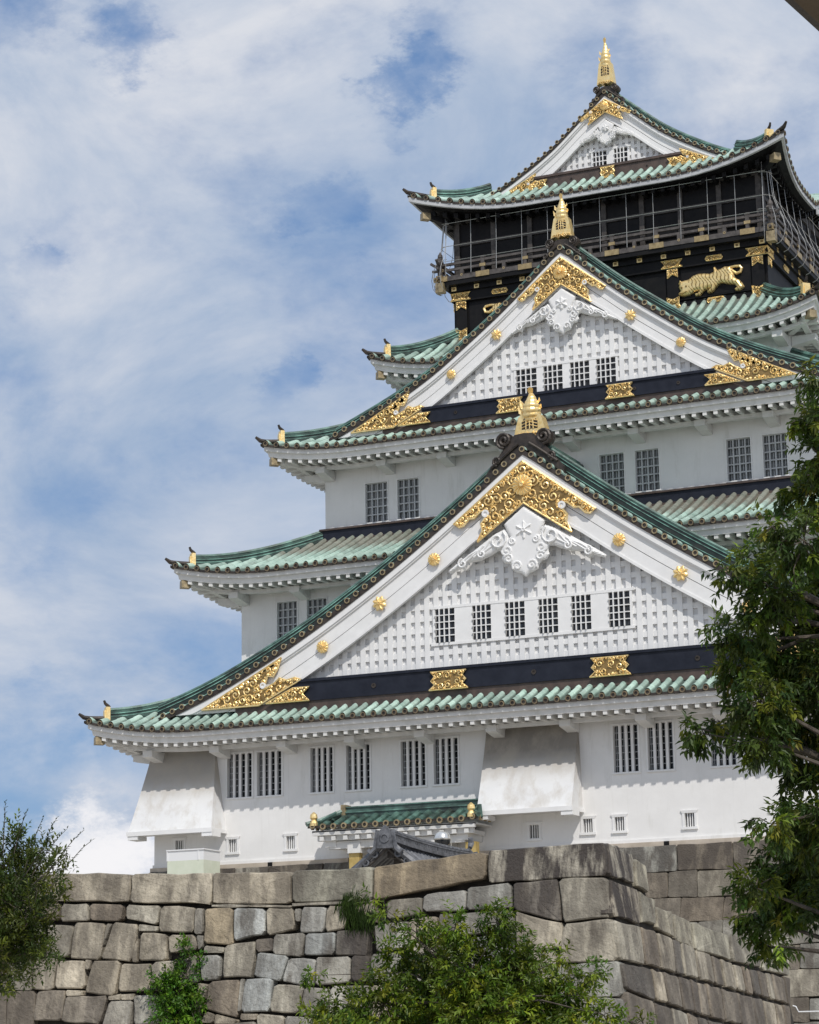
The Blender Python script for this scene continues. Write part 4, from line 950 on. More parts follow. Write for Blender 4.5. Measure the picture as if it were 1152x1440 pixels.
FRONT = "t:4.88,6.58,8.72,6.43,8.82,5.76,5.00,5.84;t:8.77,6.46,11.14,6.33,11.16,5.63,8.86,5.74;t:11.18,6.33,13.48,6.23,13.53,5.48,11.22,5.61;t:13.51,6.24,15.71,6.16,15.77,5.39,13.60,5.47;l:15.75,6.18,17.91,6.18,17.98,5.40,15.84,5.42;y:17.96,6.20,20.90,6.41,20.93,5.79,18.02,5.38;s:20.94,6.45,23.87,6.49,23.95,5.72,21.02,5.67;n:5.01,5.80,8.14,5.68,8.21,5.25,5.08,5.37;n:8.19,5.67,9.10,5.66,9.13,5.24,8.27,5.28;t:9.15,5.64,9.93,5.62,10.01,5.19,9.22,5.20;n:10.00,5.60,10.99,5.56,10.98,5.13,10.07,5.19;t:11.10,5.54,12.08,5.49,12.05,5.01,11.12,5.20;t:12.11,5.46,13.06,5.42,13.09,4.79,12.13,4.86;g:13.11,5.39,13.33,5.36,13.38,4.75,13.15,4.74;y:13.39,5.36,14.16,5.35,14.25,4.42,13.44,4.50;b:14.22,5.35,15.08,5.29,15.11,4.69,14.28,4.56;t:15.12,5.29,15.86,5.26,15.95,4.78,15.20,4.63;g:15.91,5.25,16.06,5.24,16.07,4.96,15.95,4.97;b:16.08,5.27,16.74,5.28,16.73,4.66,16.09,4.69;t:16.78,5.28,17.38,5.24,17.33,4.75,16.77,4.68;t:17.43,5.27,18.04,5.32,18.08,4.89,17.45,4.76;t:13.59,5.45,14.59,5.41,14.60,5.36,13.59,5.40;t:14.63,5.41,15.78,5.35,15.78,5.30,14.64,5.36;t:15.83,5.40,17.99,5.38,17.99,5.33,15.84,5.33;g:5.09,5.32,8.68,5.20,8.78,4.38,5.23,4.44;t:8.74,5.13,9.60,5.09,9.55,4.31,8.81,4.33;t:9.64,5.17,10.54,5.11,10.47,4.21,9.60,4.26;t:10.59,5.09,10.72,5.07,10.59,4.72,10.53,4.54;t:10.75,5.11,11.51,5.03,11.41,4.14,10.53,4.21;t:11.55,5.04,12.07,4.97,12.07,4.85,11.55,4.88;t:11.60,4.83,12.36,4.76,12.41,4.13,11.62,4.14;t:11.44,4.47,11.55,4.69,11.58,4.11,11.44,4.12;t:12.43,4.74,13.14,4.74,13.30,4.37,12.48,4.30;g:13.22,4.70,13.39,4.68,13.41,4.45,13.32,4.35;t:13.49,4.45,14.01,4.39,14.01,4.26,13.46,4.27;t:14.05,4.45,14.88,4.50,14.86,3.65,14.03,3.67;d:14.89,4.56,15.34,4.56,15.39,4.28,14.92,4.24;g:15.39,4.66,16.21,4.67,16.18,4.10,15.39,4.20;b:16.25,4.63,17.04,4.65,17.04,4.13,16.27,4.13;d:17.07,4.69,17.94,4.71,17.95,4.08,17.08,4.09;g:18.09,4.79,18.95,4.86,18.99,4.22,18.17,4.14;t:5.24,4.40,8.43,4.29,8.56,3.49,5.36,3.62;t:8.50,4.27,9.20,4.27,9.18,3.48,8.58,3.49;t:9.25,4.19,10.05,4.19,10.12,3.49,9.26,3.50;t:10.07,4.20,10.22,4.18,10.19,3.97,10.09,3.99;t:10.27,4.16,11.08,4.14,11.02,3.31,10.16,3.39;t:11.15,4.08,12.00,4.04,11.99,3.38,11.11,3.38;t:12.03,4.09,12.72,4.10,12.75,3.38,12.03,3.38;t:12.76,4.09,13.29,4.24,13.40,3.58,12.80,3.38;b:13.37,4.22,13.91,4.21,13.95,3.61,13.46,3.58;n:13.68,3.58,14.53,3.59,14.54,2.67,13.65,2.89;g:14.57,3.59,14.67,3.58,14.64,2.87,14.56,2.84;b:14.98,4.23,15.81,4.11,15.65,3.52,14.92,3.64;b:15.85,4.08,16.55,4.01,16.53,3.40,15.69,3.52;g:16.58,4.07,17.47,4.06,17.52,3.47,16.60,3.40;d:17.52,4.09,17.99,4.06,18.04,3.46,17.56,3.47;g:18.03,4.08,19.00,4.10,19.04,3.43,18.07,3.46;t:13.38,3.54,13.65,3.49,13.58,3.15,13.42,3.20;n:5.38,3.54,7.82,3.46,7.94,2.49,5.54,2.53;n:7.85,3.50,8.69,3.46,8.72,2.52,7.93,2.53;n:8.74,3.46,9.58,3.46,9.52,2.70,8.69,2.75;t:9.60,3.46,10.05,3.44,10.04,3.32,9.62,3.33;n:9.58,3.30,10.81,3.30,10.67,2.61,9.56,2.67;t:10.85,3.28,11.18,3.33,11.20,3.19,10.89,3.20;t:11.22,3.31,11.57,3.32,11.59,3.18,11.24,3.19;g:10.89,3.16,11.55,3.15,11.56,2.51,10.72,2.52;g:11.59,3.30,12.33,3.27,12.41,2.58,11.66,2.59;t:12.37,3.30,13.02,3.25,13.07,2.56,12.45,2.57;t:13.08,3.20,13.38,3.24,13.55,3.08,13.41,2.56;b:14.67,3.57,15.47,3.60,15.40,2.84,14.64,2.82;t:15.52,3.46,16.30,3.39,16.18,2.74,15.42,2.84;g:16.34,3.37,17.01,3.32,16.97,2.65,16.22,2.71;g:17.05,3.36,18.04,3.38,18.10,2.59,17.03,2.63;t:18.09,3.37,19.05,3.37,19.09,2.61,18.15,2.59;t:13.66,2.86,13.92,2.78,13.89,2.55,13.55,2.59;t:13.96,2.77,14.51,2.64,14.48,2.53,13.94,2.55;t:14.65,2.77,15.09,2.76,15.07,2.62,14.66,2.63;g:13.93,2.50,15.06,2.57,15.08,1.90,13.95,1.91;t:15.08,2.76,15.82,2.71,15.88,2.01,15.15,2.02;g:15.87,2.69,16.97,2.62,16.98,1.91,15.93,1.97;n:5.55,2.50,6.55,2.48,6.62,1.80,5.62,1.82;n:6.59,2.48,7.58,2.46,7.64,1.79,6.66,1.80;n:7.62,2.46,8.59,2.44,8.65,1.78,7.69,1.79;n:8.64,2.44,9.59,2.42,9.65,1.76,8.70,1.78;n:9.64,2.42,10.58,2.40,10.64,1.75,9.69,1.76;n:10.62,2.40,11.56,2.39,11.61,1.74,10.68,1.75;g:11.65,1.92,12.57,1.91,12.56,1.72,11.65,1.73;g:12.61,1.91,13.52,1.89,13.51,1.71,12.60,1.72;g:13.56,1.89,14.45,1.88,14.44,1.70,13.55,1.71;t:14.61,1.84,15.46,1.83,15.51,1.19,14.66,1.19;t:15.53,1.83,16.37,1.82,16.41,1.18,15.57,1.19;t:16.44,1.82,17.27,1.80,17.30,1.17,16.48,1.18;t:17.34,1.80,18.16,1.79,18.18,1.16,17.37,1.17;t:18.22,1.79,19.03,1.78,19.05,1.15,18.25,1.16;t:19.09,1.78,19.89,1.77,19.91,1.14,19.12,1.15;n:5.66,1.78,6.58,1.77,6.79,0.41,5.89,0.41;n:6.63,1.77,7.53,1.76,7.73,0.40,6.84,0.41;n:7.57,1.76,8.47,1.74,8.66,0.40,7.78,0.40;n:8.51,1.74,9.40,1.73,9.58,0.39,8.70,0.40;n:9.44,1.73,10.31,1.72,10.48,0.39,9.62,0.39;n:10.35,1.72,11.21,1.71,11.38,0.39,10.52,0.39;n:11.25,1.71,12.11,1.69,12.26,0.38,11.42,0.39;g:12.15,1.69,12.99,1.68,13.13,0.38,12.30,0.38;g:13.03,1.68,13.86,1.67,13.99,0.37,13.17,0.38;g:13.90,1.67,14.72,1.66,14.84,0.37,14.03,0.37;g:14.81,1.14,15.61,1.14,15.69,0.37,14.88,0.37;g:15.65,1.14,16.45,1.13,16.52,0.36,15.72,0.37;g:16.49,1.13,17.28,1.12,17.34,0.36,16.55,0.36;g:17.32,1.12,18.09,1.11,18.15,0.36,17.38,0.36;g:18.13,1.11,18.90,1.10,18.95,0.35,18.19,0.36;g:18.94,1.10,19.70,1.10,19.75,0.35,18.99,0.35;g:19.74,1.09,20.49,1.09,20.53,0.35,19.78,0.35;g:20.52,1.09,21.27,1.08,21.31,0.34,20.57,0.34;g:21.30,1.08,22.04,1.07,22.07,0.34,21.34,0.34;g:22.07,1.07,22.80,1.06,22.83,0.33,22.11,0.34;g:22.84,1.06,23.56,1.06,23.58,0.33,22.86,0.33;g:23.59,1.06,24.30,1.05,24.32,0.33,23.61,0.33;t:18.39,5.37,19.29,5.41,19.29,5.01,18.40,4.92;b:19.34,5.47,20.42,5.54,20.43,5.03,19.33,5.08;g:20.47,5.60,21.58,5.63,21.63,5.07,20.48,5.05;d:21.62,5.65,22.76,5.66,22.87,4.69,21.68,5.02;t:22.80,5.69,23.96,5.67,24.08,4.76,22.91,4.69;t:18.98,4.90,19.72,4.95,19.76,4.37,19.02,4.35;g:19.77,4.98,21.65,5.00,21.74,4.57,19.83,4.39;t:21.72,4.96,22.89,4.64,22.96,4.09,21.78,4.01;t:22.95,4.61,24.09,4.73,24.27,3.77,22.87,3.73;t:19.02,4.31,20.22,4.32,20.26,3.56,19.07,3.56;b:20.26,4.34,21.66,4.49,21.70,3.60,20.30,3.60;t:21.72,3.96,22.78,4.04,22.79,3.17,21.76,3.16;g:22.82,3.69,24.29,3.74,24.42,2.95,22.83,2.94;g:19.07,3.51,20.44,3.52,20.49,2.74,19.13,2.69;t:20.49,3.52,21.70,3.55,21.74,2.71,20.53,2.74;t:21.77,3.12,22.77,3.12,22.79,2.29,21.81,2.31;g:22.81,2.91,24.43,2.92,24.58,1.95,22.84,1.97;t:19.15,2.28,20.03,2.26,20.08,1.30,19.22,1.31;t:20.06,2.26,20.93,2.25,20.98,1.29,20.12,1.30;t:20.96,2.25,21.81,2.23,21.86,1.28,21.01,1.29;t:21.85,2.23,22.69,2.21,22.72,1.27,21.89,1.28;t:22.82,1.93,24.59,1.91,24.72,1.09,22.83,1.11"
SIDE = "s:-56.77,6.50,-54.99,6.33,-55.33,5.60,-57.05,5.70;l:-54.91,6.29,-54.18,6.13,-54.36,5.42,-55.26,5.59;s:-56.98,5.65,-55.19,5.49,-55.52,4.64,-57.29,4.76;l:-55.10,5.48,-54.06,5.32,-54.38,4.69,-55.38,4.70;l:-54.04,5.18,-52.84,5.08,-53.18,4.40,-54.35,4.60;l:-52.77,5.06,-51.55,4.92,-51.82,4.18,-53.12,4.36;l:-51.47,4.90,-48.48,4.70,-48.74,4.03,-51.71,4.17;t:-48.35,4.71,-45.59,4.78,-46.11,3.89,-48.64,4.00;l:-45.46,4.78,-42.65,4.86,-43.48,3.74,-46.00,3.85;t:-57.29,4.71,-55.59,4.61,-55.80,3.69,-57.40,3.75;n:-55.51,4.61,-54.41,4.55,-54.64,3.62,-55.73,3.70;t:-54.33,4.55,-53.36,4.44,-53.56,3.56,-54.56,3.63;d:-53.28,4.44,-52.79,4.38,-52.98,3.52,-53.48,3.56;t:-52.70,4.38,-51.71,4.27,-51.88,3.44,-52.89,3.52;t:-51.62,4.27,-50.47,4.14,-50.60,3.36,-51.79,3.45;n:-50.38,4.14,-49.74,4.06,-49.86,3.30,-50.51,3.36;t:-49.65,4.06,-48.70,3.96,-48.79,3.24,-49.77,3.31;t:-48.61,3.96,-47.96,3.92,-48.05,3.19,-48.70,3.24;n:-47.86,3.92,-47.29,3.88,-47.39,3.15,-47.95,3.19;d:-47.19,3.88,-46.58,3.84,-46.68,3.11,-47.29,3.15;n:-46.48,3.85,-45.85,3.80,-45.95,3.06,-46.58,3.11;t:-45.75,3.81,-45.30,3.77,-45.40,3.03,-45.85,3.07;n:-45.20,3.78,-44.18,3.71,-44.29,2.96,-45.30,3.03;n:-44.08,3.72,-43.59,3.68,-44.05,2.96,-44.18,2.97;d:-57.42,3.72,-55.36,3.63,-55.48,2.88,-57.43,3.11;t:-55.28,3.64,-54.56,3.58,-54.70,2.81,-55.40,2.88;n:-54.48,3.59,-53.44,3.51,-53.60,2.70,-54.62,2.81;d:-53.36,3.51,-52.59,3.46,-52.76,2.62,-53.52,2.71;d:-52.50,3.46,-52.08,3.42,-52.26,2.58,-52.68,2.62;n:-51.99,3.42,-51.41,3.37,-51.60,2.52,-52.18,2.58;n:-51.32,3.38,-50.18,3.29,-50.37,2.44,-51.51,2.52;n:-50.09,3.29,-48.92,3.21,-49.10,2.36,-50.28,2.44;d:-48.82,3.21,-47.58,3.12,-47.78,2.27,-49.01,2.36;d:-47.48,3.13,-46.70,3.07,-46.90,2.21,-47.68,2.27;t:-46.60,3.07,-45.59,3.00,-45.79,2.14,-46.80,2.21;t:-45.48,3.00,-44.85,2.96,-45.06,2.09,-45.69,2.14;n:-44.74,2.96,-44.14,2.91,-44.69,2.07,-44.95,2.09;n:-57.45,3.07,-55.68,2.86,-55.79,2.14,-57.60,2.35;d:-55.61,2.86,-54.51,2.76,-54.62,2.02,-55.71,2.14;t:-54.43,2.76,-53.38,2.65,-53.47,1.95,-54.54,2.02;n:-53.30,2.65,-52.63,2.57,-52.70,1.90,-53.39,1.95;d:-52.54,2.57,-51.86,2.50,-51.93,1.83,-52.62,1.90;d:-51.78,2.51,-50.61,2.42,-50.69,1.72,-51.85,1.83;n:-50.52,2.42,-49.68,2.36,-49.78,1.63,-50.60,1.72;t:-49.59,2.36,-48.76,2.30,-48.88,1.55,-49.69,1.63;n:-48.66,2.30,-47.68,2.22,-47.82,1.45,-48.78,1.55;d:-47.58,2.22,-46.33,2.13,-46.49,1.33,-47.72,1.45;n:-46.22,2.13,-45.60,2.08,-45.77,1.27,-46.39,1.33;n:-45.50,2.08,-44.78,2.03,-45.31,1.23,-45.67,1.26;n:-57.62,2.32,-55.64,2.09,-55.80,1.28,-57.72,1.57;d:-55.56,2.09,-54.98,2.01,-55.15,1.21,-55.72,1.28;n:-54.90,2.01,-54.12,1.95,-54.30,1.13,-55.07,1.20;n:-54.04,1.95,-52.85,1.87,-53.04,1.02,-54.22,1.13;n:-52.76,1.87,-51.77,1.78,-51.97,0.93,-52.96,1.02;t:-51.69,1.78,-50.42,1.66,-50.61,0.81,-51.89,0.93;d:-50.33,1.66,-49.73,1.59,-49.93,0.75,-50.52,0.81;t:-49.64,1.59,-48.91,1.52,-49.10,0.68,-49.84,0.75;t:-48.81,1.52,-47.98,1.43,-48.17,0.60,-49.01,0.68;d:-47.88,1.43,-47.43,1.38,-47.62,0.55,-48.07,0.60;t:-47.33,1.38,-46.84,1.33,-47.03,0.50,-47.52,0.55;n:-46.75,1.32,-46.13,1.26,-46.32,0.44,-46.93,0.50;t:-46.03,1.26,-45.39,1.19,-45.91,0.41,-46.22,0.44"
B = .1781; CX, CY, CZ = 23.83, -56.88, 6.49
fxf = lambda a, b, o: (a, CY-B*(CZ-b)-o, b)
sxf = lambda a, b, o: (CX+B*(CZ-b)+o, a, b)
rn = random.Random(4)
nw_ = thing('stone_wall', 'near wall of fitted tan and grey stone blocks with dark stained capstones at its corner', 'stone wall', (15, CY, 0))
mb = MB()
for st in FRONT.split(';'):
    k, v = st.split(':'); v = [float(q) for q in v.split(',')]; Q = [(v[i], v[i+1]) for i in range(0, 8, 2)]
    stone_block(mb, Q, fxf, rn, TINT[k], .06, 1.0 if k == 's' else (.8 if k in 'd' else .48), back=-1.0 if Q[0][1] > 6.05 and k in 'tlys' and Q[1][0]-Q[0][0] > 1.2 else -.25)
# capstone tops
mb.build('front_face', STONE, nw_)
mb = MB()
for st in SIDE.split(';'):
    k, v = st.split(':'); v = [float(q) for q in v.split(',')]; Q = [(v[i], v[i+1]) for i in range(0, 8, 2)]
    stone_block(mb, Q, sxf, rn, TINT[k], .07, 1.0 if k == 's' else .5, gap=.06)
# unseen lower courses down to the ground
for j in range(3):
    for i in range(16):
        y0 = -57.6+i*.95; z0 = .02+j*.62; stone_block(mb, [(y0, z0+.6), (y0+.92, z0+.6), (y0+.92, z0), (y0, z0)], sxf, rn, TINT['n'], .08, .2)
mb.build('side_face', STONE, nw_)
core = MB()   # solid body behind the facing blocks
zt = lambda y: float(np.interp(y, [-57, -54.4, -54.3, -51.5, -48, -42.3], [6.1, 5.95, 5.0, 4.8, 4.5, 4.45]))
pr = [-56.9, -54.4, -54.3, -51.5, -48, -43.7]
vs = []; 
for y in pr:
    z = zt(y); y_ = y
    vs += [(CX-.06+B*(CZ-z), y_, z), (CX-.06+B*CZ, y_, 0), (CX-1.6, y_, z)]
fs = []
for i in range(len(pr)-1): o = i*3; fs += [(o, o+1, o+4, o+3), (o, o+3, o+5, o+2)]
core.add(vs, fs, 0); core.add([vs[-3], vs[-2], vs[-1], (CX-1.6, -43.7, 0)], [(0, 1, 3, 2)], 0)
core.add([(-6, CY+.2, 5.9), (CX-.12, CY+.2, 5.9), (CX-.06+B*CZ, CY+.06-B*CZ, 0), (-6, CY+.06-B*CZ, 0), (-6, CY+3, 5.9), (CX-.12, CY+3, 5.9)], [(3, 2, 1, 0), (0, 1, 5, 4)], 0)
core.add([(-6, CY+3, 5.9), (CX-1.6, CY+3, 5.9), (CX-1.6, CY+3, 0), (-6, CY+3, 0)], [(0, 1, 2, 3)], 0)
core.build('wall_core', JOINT, nw_)
# castle base
cb = thing('stone_base', 'tall grey-brown stone block base under the white castle walls', 'stone base', (0, YC, 0))
mb = MB(); B2 = .24; ZT = 11.42; rn = random.Random(17)
def base_face(k, L, vis):
    H = YC
    def xf(a, b, o):
        off = .12+B2*(ZT-b)+o
        return [(a, -off, b), (21.85+off, YC+a, b), (-a, 2*YC+off, b), (-21.85-off, YC-a, b)][k]
    z = ZT; r = 0
    while z > .1:
        h = rn.uniform(1.0, 1.5) if vis else 1.9; zb = max(0, z-h); u = -L-B2*(ZT-z)
        E_ = L+B2*(ZT-z); E2 = L+B2*(ZT-zb); u = -E_; ub = -E2; first = True
        while u < E_-.2:
            w = rn.uniform(1.2, 2.5)*(1.25 if r == 0 else 1) if vis else rn.uniform(2.5, 4); u2 = min(u+w, E_)
            if E_-u2 < .8: u2 = E_
            ub2 = E2 if u2 == E_ else u2+rn.uniform(-.12, .12)
            jz = lambda: rn.uniform(-.07, .07)
            # a lowered top edge leaves room for a chock stone now and then
            kk = rn.choice('nngddn' if r < 1 else 'nngtng')
            stone_block(mb, [(u+.0, z+(0 if r == 0 else jz())), (u2, z+(0 if r == 0 else jz())), (ub2, zb+jz()), (ub, zb+jz())], xf, rn, tuple(c*.72 for c in TINT[kk]), .13, .7 if r == 0 else .35, gap=.03, cham=.06)
            u = u2; ub = ub2
        z = zb; r += 1
base_face(0, 21.85, True); base_face(1, YC, False); base_face(2, 21.85, False); base_face(3, YC, False)
mb.build('block_facing', STONE, cb)
mb = MB(); o0, o1 = .06, .06+B2*ZT
v = [(-21.85-o0, -o0, ZT), (21.85+o0, -o0, ZT), (21.85+o0, 2*YC+o0, ZT), (-21.85-o0, 2*YC+o0, ZT), (-21.85-o1, -o1, 0), (21.85+o1, -o1, 0), (21.85+o1, 2*YC+o1, 0), (-21.85-o1, 2*YC+o1, 0)]
mb.add(v, [(0, 1, 2, 3), (4, 5, 1, 0), (5, 6, 2, 1), (6, 7, 3, 2), (7, 4, 0, 3)], 0); mb.build('base_core', JOINT, cb)
mb = MB(); mb.box(-21.9, 21.9, -.15, 2*YC+.15, 11.36, 11.62, 0); mb.build('mortar_bed', mat('beige_mortar', (.42, .36, .29), (.55, .48, .40), rough=.9, scale=1.5), cb)

# ================================================================ smaller things between wall and castle
# grey tiled well roof
wx, wy0, wy1, wz = 3.44, -25.0, -14.2, 9.78
ca, sa = math.cos(R_(6.7)), math.sin(R_(6.7)); wrot = lambda p: (wx+(p[0]-wx)*ca-(p[1]-wy0)*sa, wy0+(p[0]-wx)*sa+(p[1]-wy0)*ca, p[2])
well = thing('well_pavilion', 'small grey tiled gabled roof just behind the near stone wall', 'pavilion', (wx, -20.7, 0))
mb = MB(); HW = 3.3
def wz_(s): return wz-2.35*(1.28*s-.28*s*s*(1))**1.0 if s < 1 else wz-2.35
for sg in (-1, 1):
    n = 24
    for i in range(n):
        yc_ = wy0+(wy1-wy0)*(i+.5)/n; sp = (wy1-wy0)/n; vs = []
        for q in range(9):
            s = q/8
            for o, hz in ((-.5, 0), (-.28, .0), (-.15, .08), (0, .11), (.15, .08), (.28, 0), (.5, 0)): vs.append((wx+sg*s*HW, yc_+o*sp, wz_(s)+hz))
        mb.add(vs, [(r*7+q, r*7+q+1, (r+1)*7+q+1, (r+1)*7+q) if sg < 0 else (r*7+q, (r+1)*7+q, (r+1)*7+q+1, r*7+q+1) for r in range(8) for q in range(6)], 0)
    for ye in (wy0, wy1):
        d = -1 if ye == wy0 else 1
        for q in range(9):
            s = (q+.3)/9; mb.disc((wx+sg*s*HW, ye+d*.22, wz_(s)+.06), (0, d, 0), .15, .25, 10, 0, 0, .6)
        mb.tube([(wx+sg*HW*s/8, ye+d*.1, wz_(s/8)+.2) for s in range(9)], .14, 6, 0)
        mb.tube([(wx+sg*HW*s/8, ye+d*.08, wz_(s/8)-.1) for s in range(9)], .07, 5, 1)
wr = mb.build('roof', [TILEG, DWOOD], well, xf=wrot)
mb = MB(); n = 14
for i in range(n+1):
    pass
rp = [(wx, wy0-.25+(wy1-wy0+.5)*i/n, wz+.10*((2*i/n-1)**2)) for i in range(n+1)]
for w, a, b in ((.24, .05, .2), (.16, .2, .36), (.2, .36, .42)):
    vs = []
    for p in rp: vs += [(p[0]-w, p[1], p[2]+a), (p[0]+w, p[1], p[2]+a), (p[0]+w, p[1], p[2]+b), (p[0]-w, p[1], p[2]+b)]
    fs = [(3, 2, 1, 0), (n*4, n*4+1, n*4+2, n*4+3)]
    for i in range(n): o = i*4; fs += [(o+e, o+(e+1) % 4, o+4+(e+1) % 4, o+4+e) for e in range(4)]
    mb.add(vs, fs, 0)
for i in range(44): y = wy0+(wy1-wy0)*(i+.5)/44; mb.box(wx-.2, wx+.2, y-.04, y+.04, wz+.2, wz+.33)
mb.tube([(p[0], p[1], p[2]+.48) for p in rp], .11, 8, 0)
for ye, d in ((wy0, -1), (wy1, 1)):
    mb.prism([(wx-.34, wz-.15), (wx+.34, wz-.15), (wx+.28, wz+.45), (wx, wz+.75), (wx-.28, wz+.45)], ye+d*.3-.08, ye+d*.3+.08, 0)
    for sg in (-1, 1): mb.tube([(wx+sg*.3, ye+d*.32, wz+.55), (wx+sg*.36, ye+d*.32, wz+.2), (wx+sg*.42, ye+d*.32, wz-.15), (wx+sg*.6, ye+d*.32, wz-.32), (wx+sg*.7, ye+d*.32, wz-.2)], .09, 6, 0)
    mb.disc((wx, ye+d*.42, wz+.25), (0, d, 0), .2, .12, 12, 0, 0, .6)
mb.tube([(wx, wy1+.5, wz+.75), (wx, wy1+.7, wz+.95), (wx, wy1+.6, wz+1.2)], [.1, .14, .1], 8, 0)
mb.build('ridge', TILEG, wr, xf=wrot)
mb = MB()
for sx in (-1, 1):
    for yy in (wy0+1.2, wy1-1.2): mb = MB(); mb.box(wx+sx*2.0-.15, wx+sx*2.0+.15, yy-.15, yy+.15, 0, 8.0); mb.build('post', DWOOD, well, xf=wrot)
mb = MB()
mb.box(wx-2.3, wx+2.3, wy0+1.05, wy0+1.35, 8.0, 8.3); mb.box(wx-2.3, wx+2.3, wy1-1.35, wy1-1.05, 8.0, 8.3); mb.box(wx-.12, wx+.12, wy0+.3, wy1-.3, 9.3, 9.55)
mb.box(wx-.12, wx+.12, wy0+1.1, wy0+1.3, 8.3, 9.4); mb.box(wx-.12, wx+.12, wy1-1.3, wy1-1.1, 8.3, 9.4)
mb.build('timber_frame', DWOOD, well, xf=wrot)

# dome lamp on a post
lx, ly, lz = -1.27, -9.0, 11.45
lamp = thing('dome_lamp', 'silver dome-shaped floodlight in front of the white wall beside the porch roof', 'lamp', (lx, ly, 0))
SIL = mat('polished_silver', (.62, .62, .60), (.78, .78, .76), rough=.25, metal=.7, scale=4)
mb = MB(); n = 14; prof = [(.02, .36), (.2, .33), (.33, .22), (.385, .05), (.40, -.02), (.34, -.06)]
vs = [(lx+r*math.cos(2*math.pi*j/n), ly+r*math.sin(2*math.pi*j/n), lz+z) for r, z in prof for j in range(n)]
mb.add(vs, [(k*n+j, (k+1)*n+j, (k+1)*n+(j+1) % n, k*n+(j+1) % n) for k in range(len(prof)-1) for j in range(n)]+[tuple(range(n))], 0); hood = mb.build('hood', SIL, lamp, smooth=True)
mb = MB(); prof = [(.36, -.06), (.34, -.2), (.22, -.34), (.02, -.38)]
vs = [(lx+r*math.cos(2*math.pi*j/n), ly+r*math.sin(2*math.pi*j/n), lz+z) for r, z in prof for j in range(n)]
mb.add(vs, [(k*n+j, (k+1)*n+j, (k+1)*n+(j+1) % n, k*n+(j+1) % n) for k in range(len(prof)-1) for j in range(n)]+[tuple(range(4*n-1, 3*n-1, -1))], 0); mb.build('lens', GLASS, lamp, smooth=True)
mb = MB(); mb.tube([(lx+.0, ly+.25, 0), (lx, ly+.25, lz-.45)], .07, 8); mb.tube([(lx, ly+.25, lz-.5), (lx+.4, ly+.1, lz-.3), (lx+.42, ly, lz)], .03, 6); mb.build('post', SIL, lamp)

# white hoarding box behind the wall
bx = thing('white_hoarding', 'white box-shaped enclosure with pale green lower half by the wall corner', 'enclosure', (-17.7, -3.0, 9))
mb = MB(); WH = mat('white_panel', (.78, .78, .78), rough=.5); PG = mat('pale_green_panel', (.62, .66, .52), (.68, .71, .58), rough=.5, scale=2)
x0, x1, y0, y1 = -18.85, -16.75, -3.6, -1.9
mb.box(x0, x1, y0, y1, 11.62, 12.12, 0); mb.box(x0, x1, y0, y1, 8.0, 11.62, 1)
for xx in (x0-.03, x1-.33): mb.box(xx-.0, xx+.06, y0-.03, y0, 11.62, 12.12, 0)
mb.box(x0-.05, x1+.05, y0-.05, y1+.05, 12.12, 12.18, 0); mb.build('panel', [WH, PG], bx)

# handrail at far right by the side wall
hr = thing('handrail', 'thin white pipe handrail low beside the end of the side wall', 'handrail', (22.8, -36, 0))
mb = MB(); mb.tube([(22.32, -36, 3.09), (22.42, -36, 3.06), (22.5, -36, 2.9), (25.5, -36, 2.9)], .02, 8)
for x in (24.0, 25.4): mb.tube([(x, -36, 2.9), (x, -36, 0)], .03, 6)
mb.build('rail', WH, hr)

# dark roof corner poking in at top right
rf = thing('shelter_roof', 'dark brown shelter roof corner at the top right edge', 'shelter', (46.5, -102, 0))
dv = Vector((40.9097-40.8777, -101.206+101.464, 0)).normalized(); nv = Vector((dv.y, -dv.x, 0)); A = Vector((40.8777, -101.464, 5.6))
P = [A-dv*2.5, A+dv*2.5, A+dv*2.5+nv*6, A-dv*2.5+nv*6]
mb = MB(); mb.hexa([tuple(p) for p in P]+[tuple(p+Vector((0, 0, .12))) for p in P]); mb.build('soffit', mat('brown_soffit', (.075, .05, .026), (.10, .07, .04), rough=.7, scale=2), rf)
mb = MB(); Q = [A-dv*2.6-nv*.03, A+dv*2.6-nv*.03, A+dv*2.6, A-dv*2.6]; mb.hexa([tuple(p-Vector((0, 0, .0))) for p in Q]+[tuple(p+Vector((0, 0, .14))) for p in Q]); mb.build('edge_trim', DARKM, rf)
mb = MB()
for s, t in ((-2, 3.4), (2, 3.4), (-2, 5.6), (2, 5.6)):
    mb = MB(); p = A+dv*s+nv*t; mb.box(p.x-.08, p.x+.08, p.y-.08, p.y+.08, 0, 5.6); mb.build('post', DWOOD, rf)

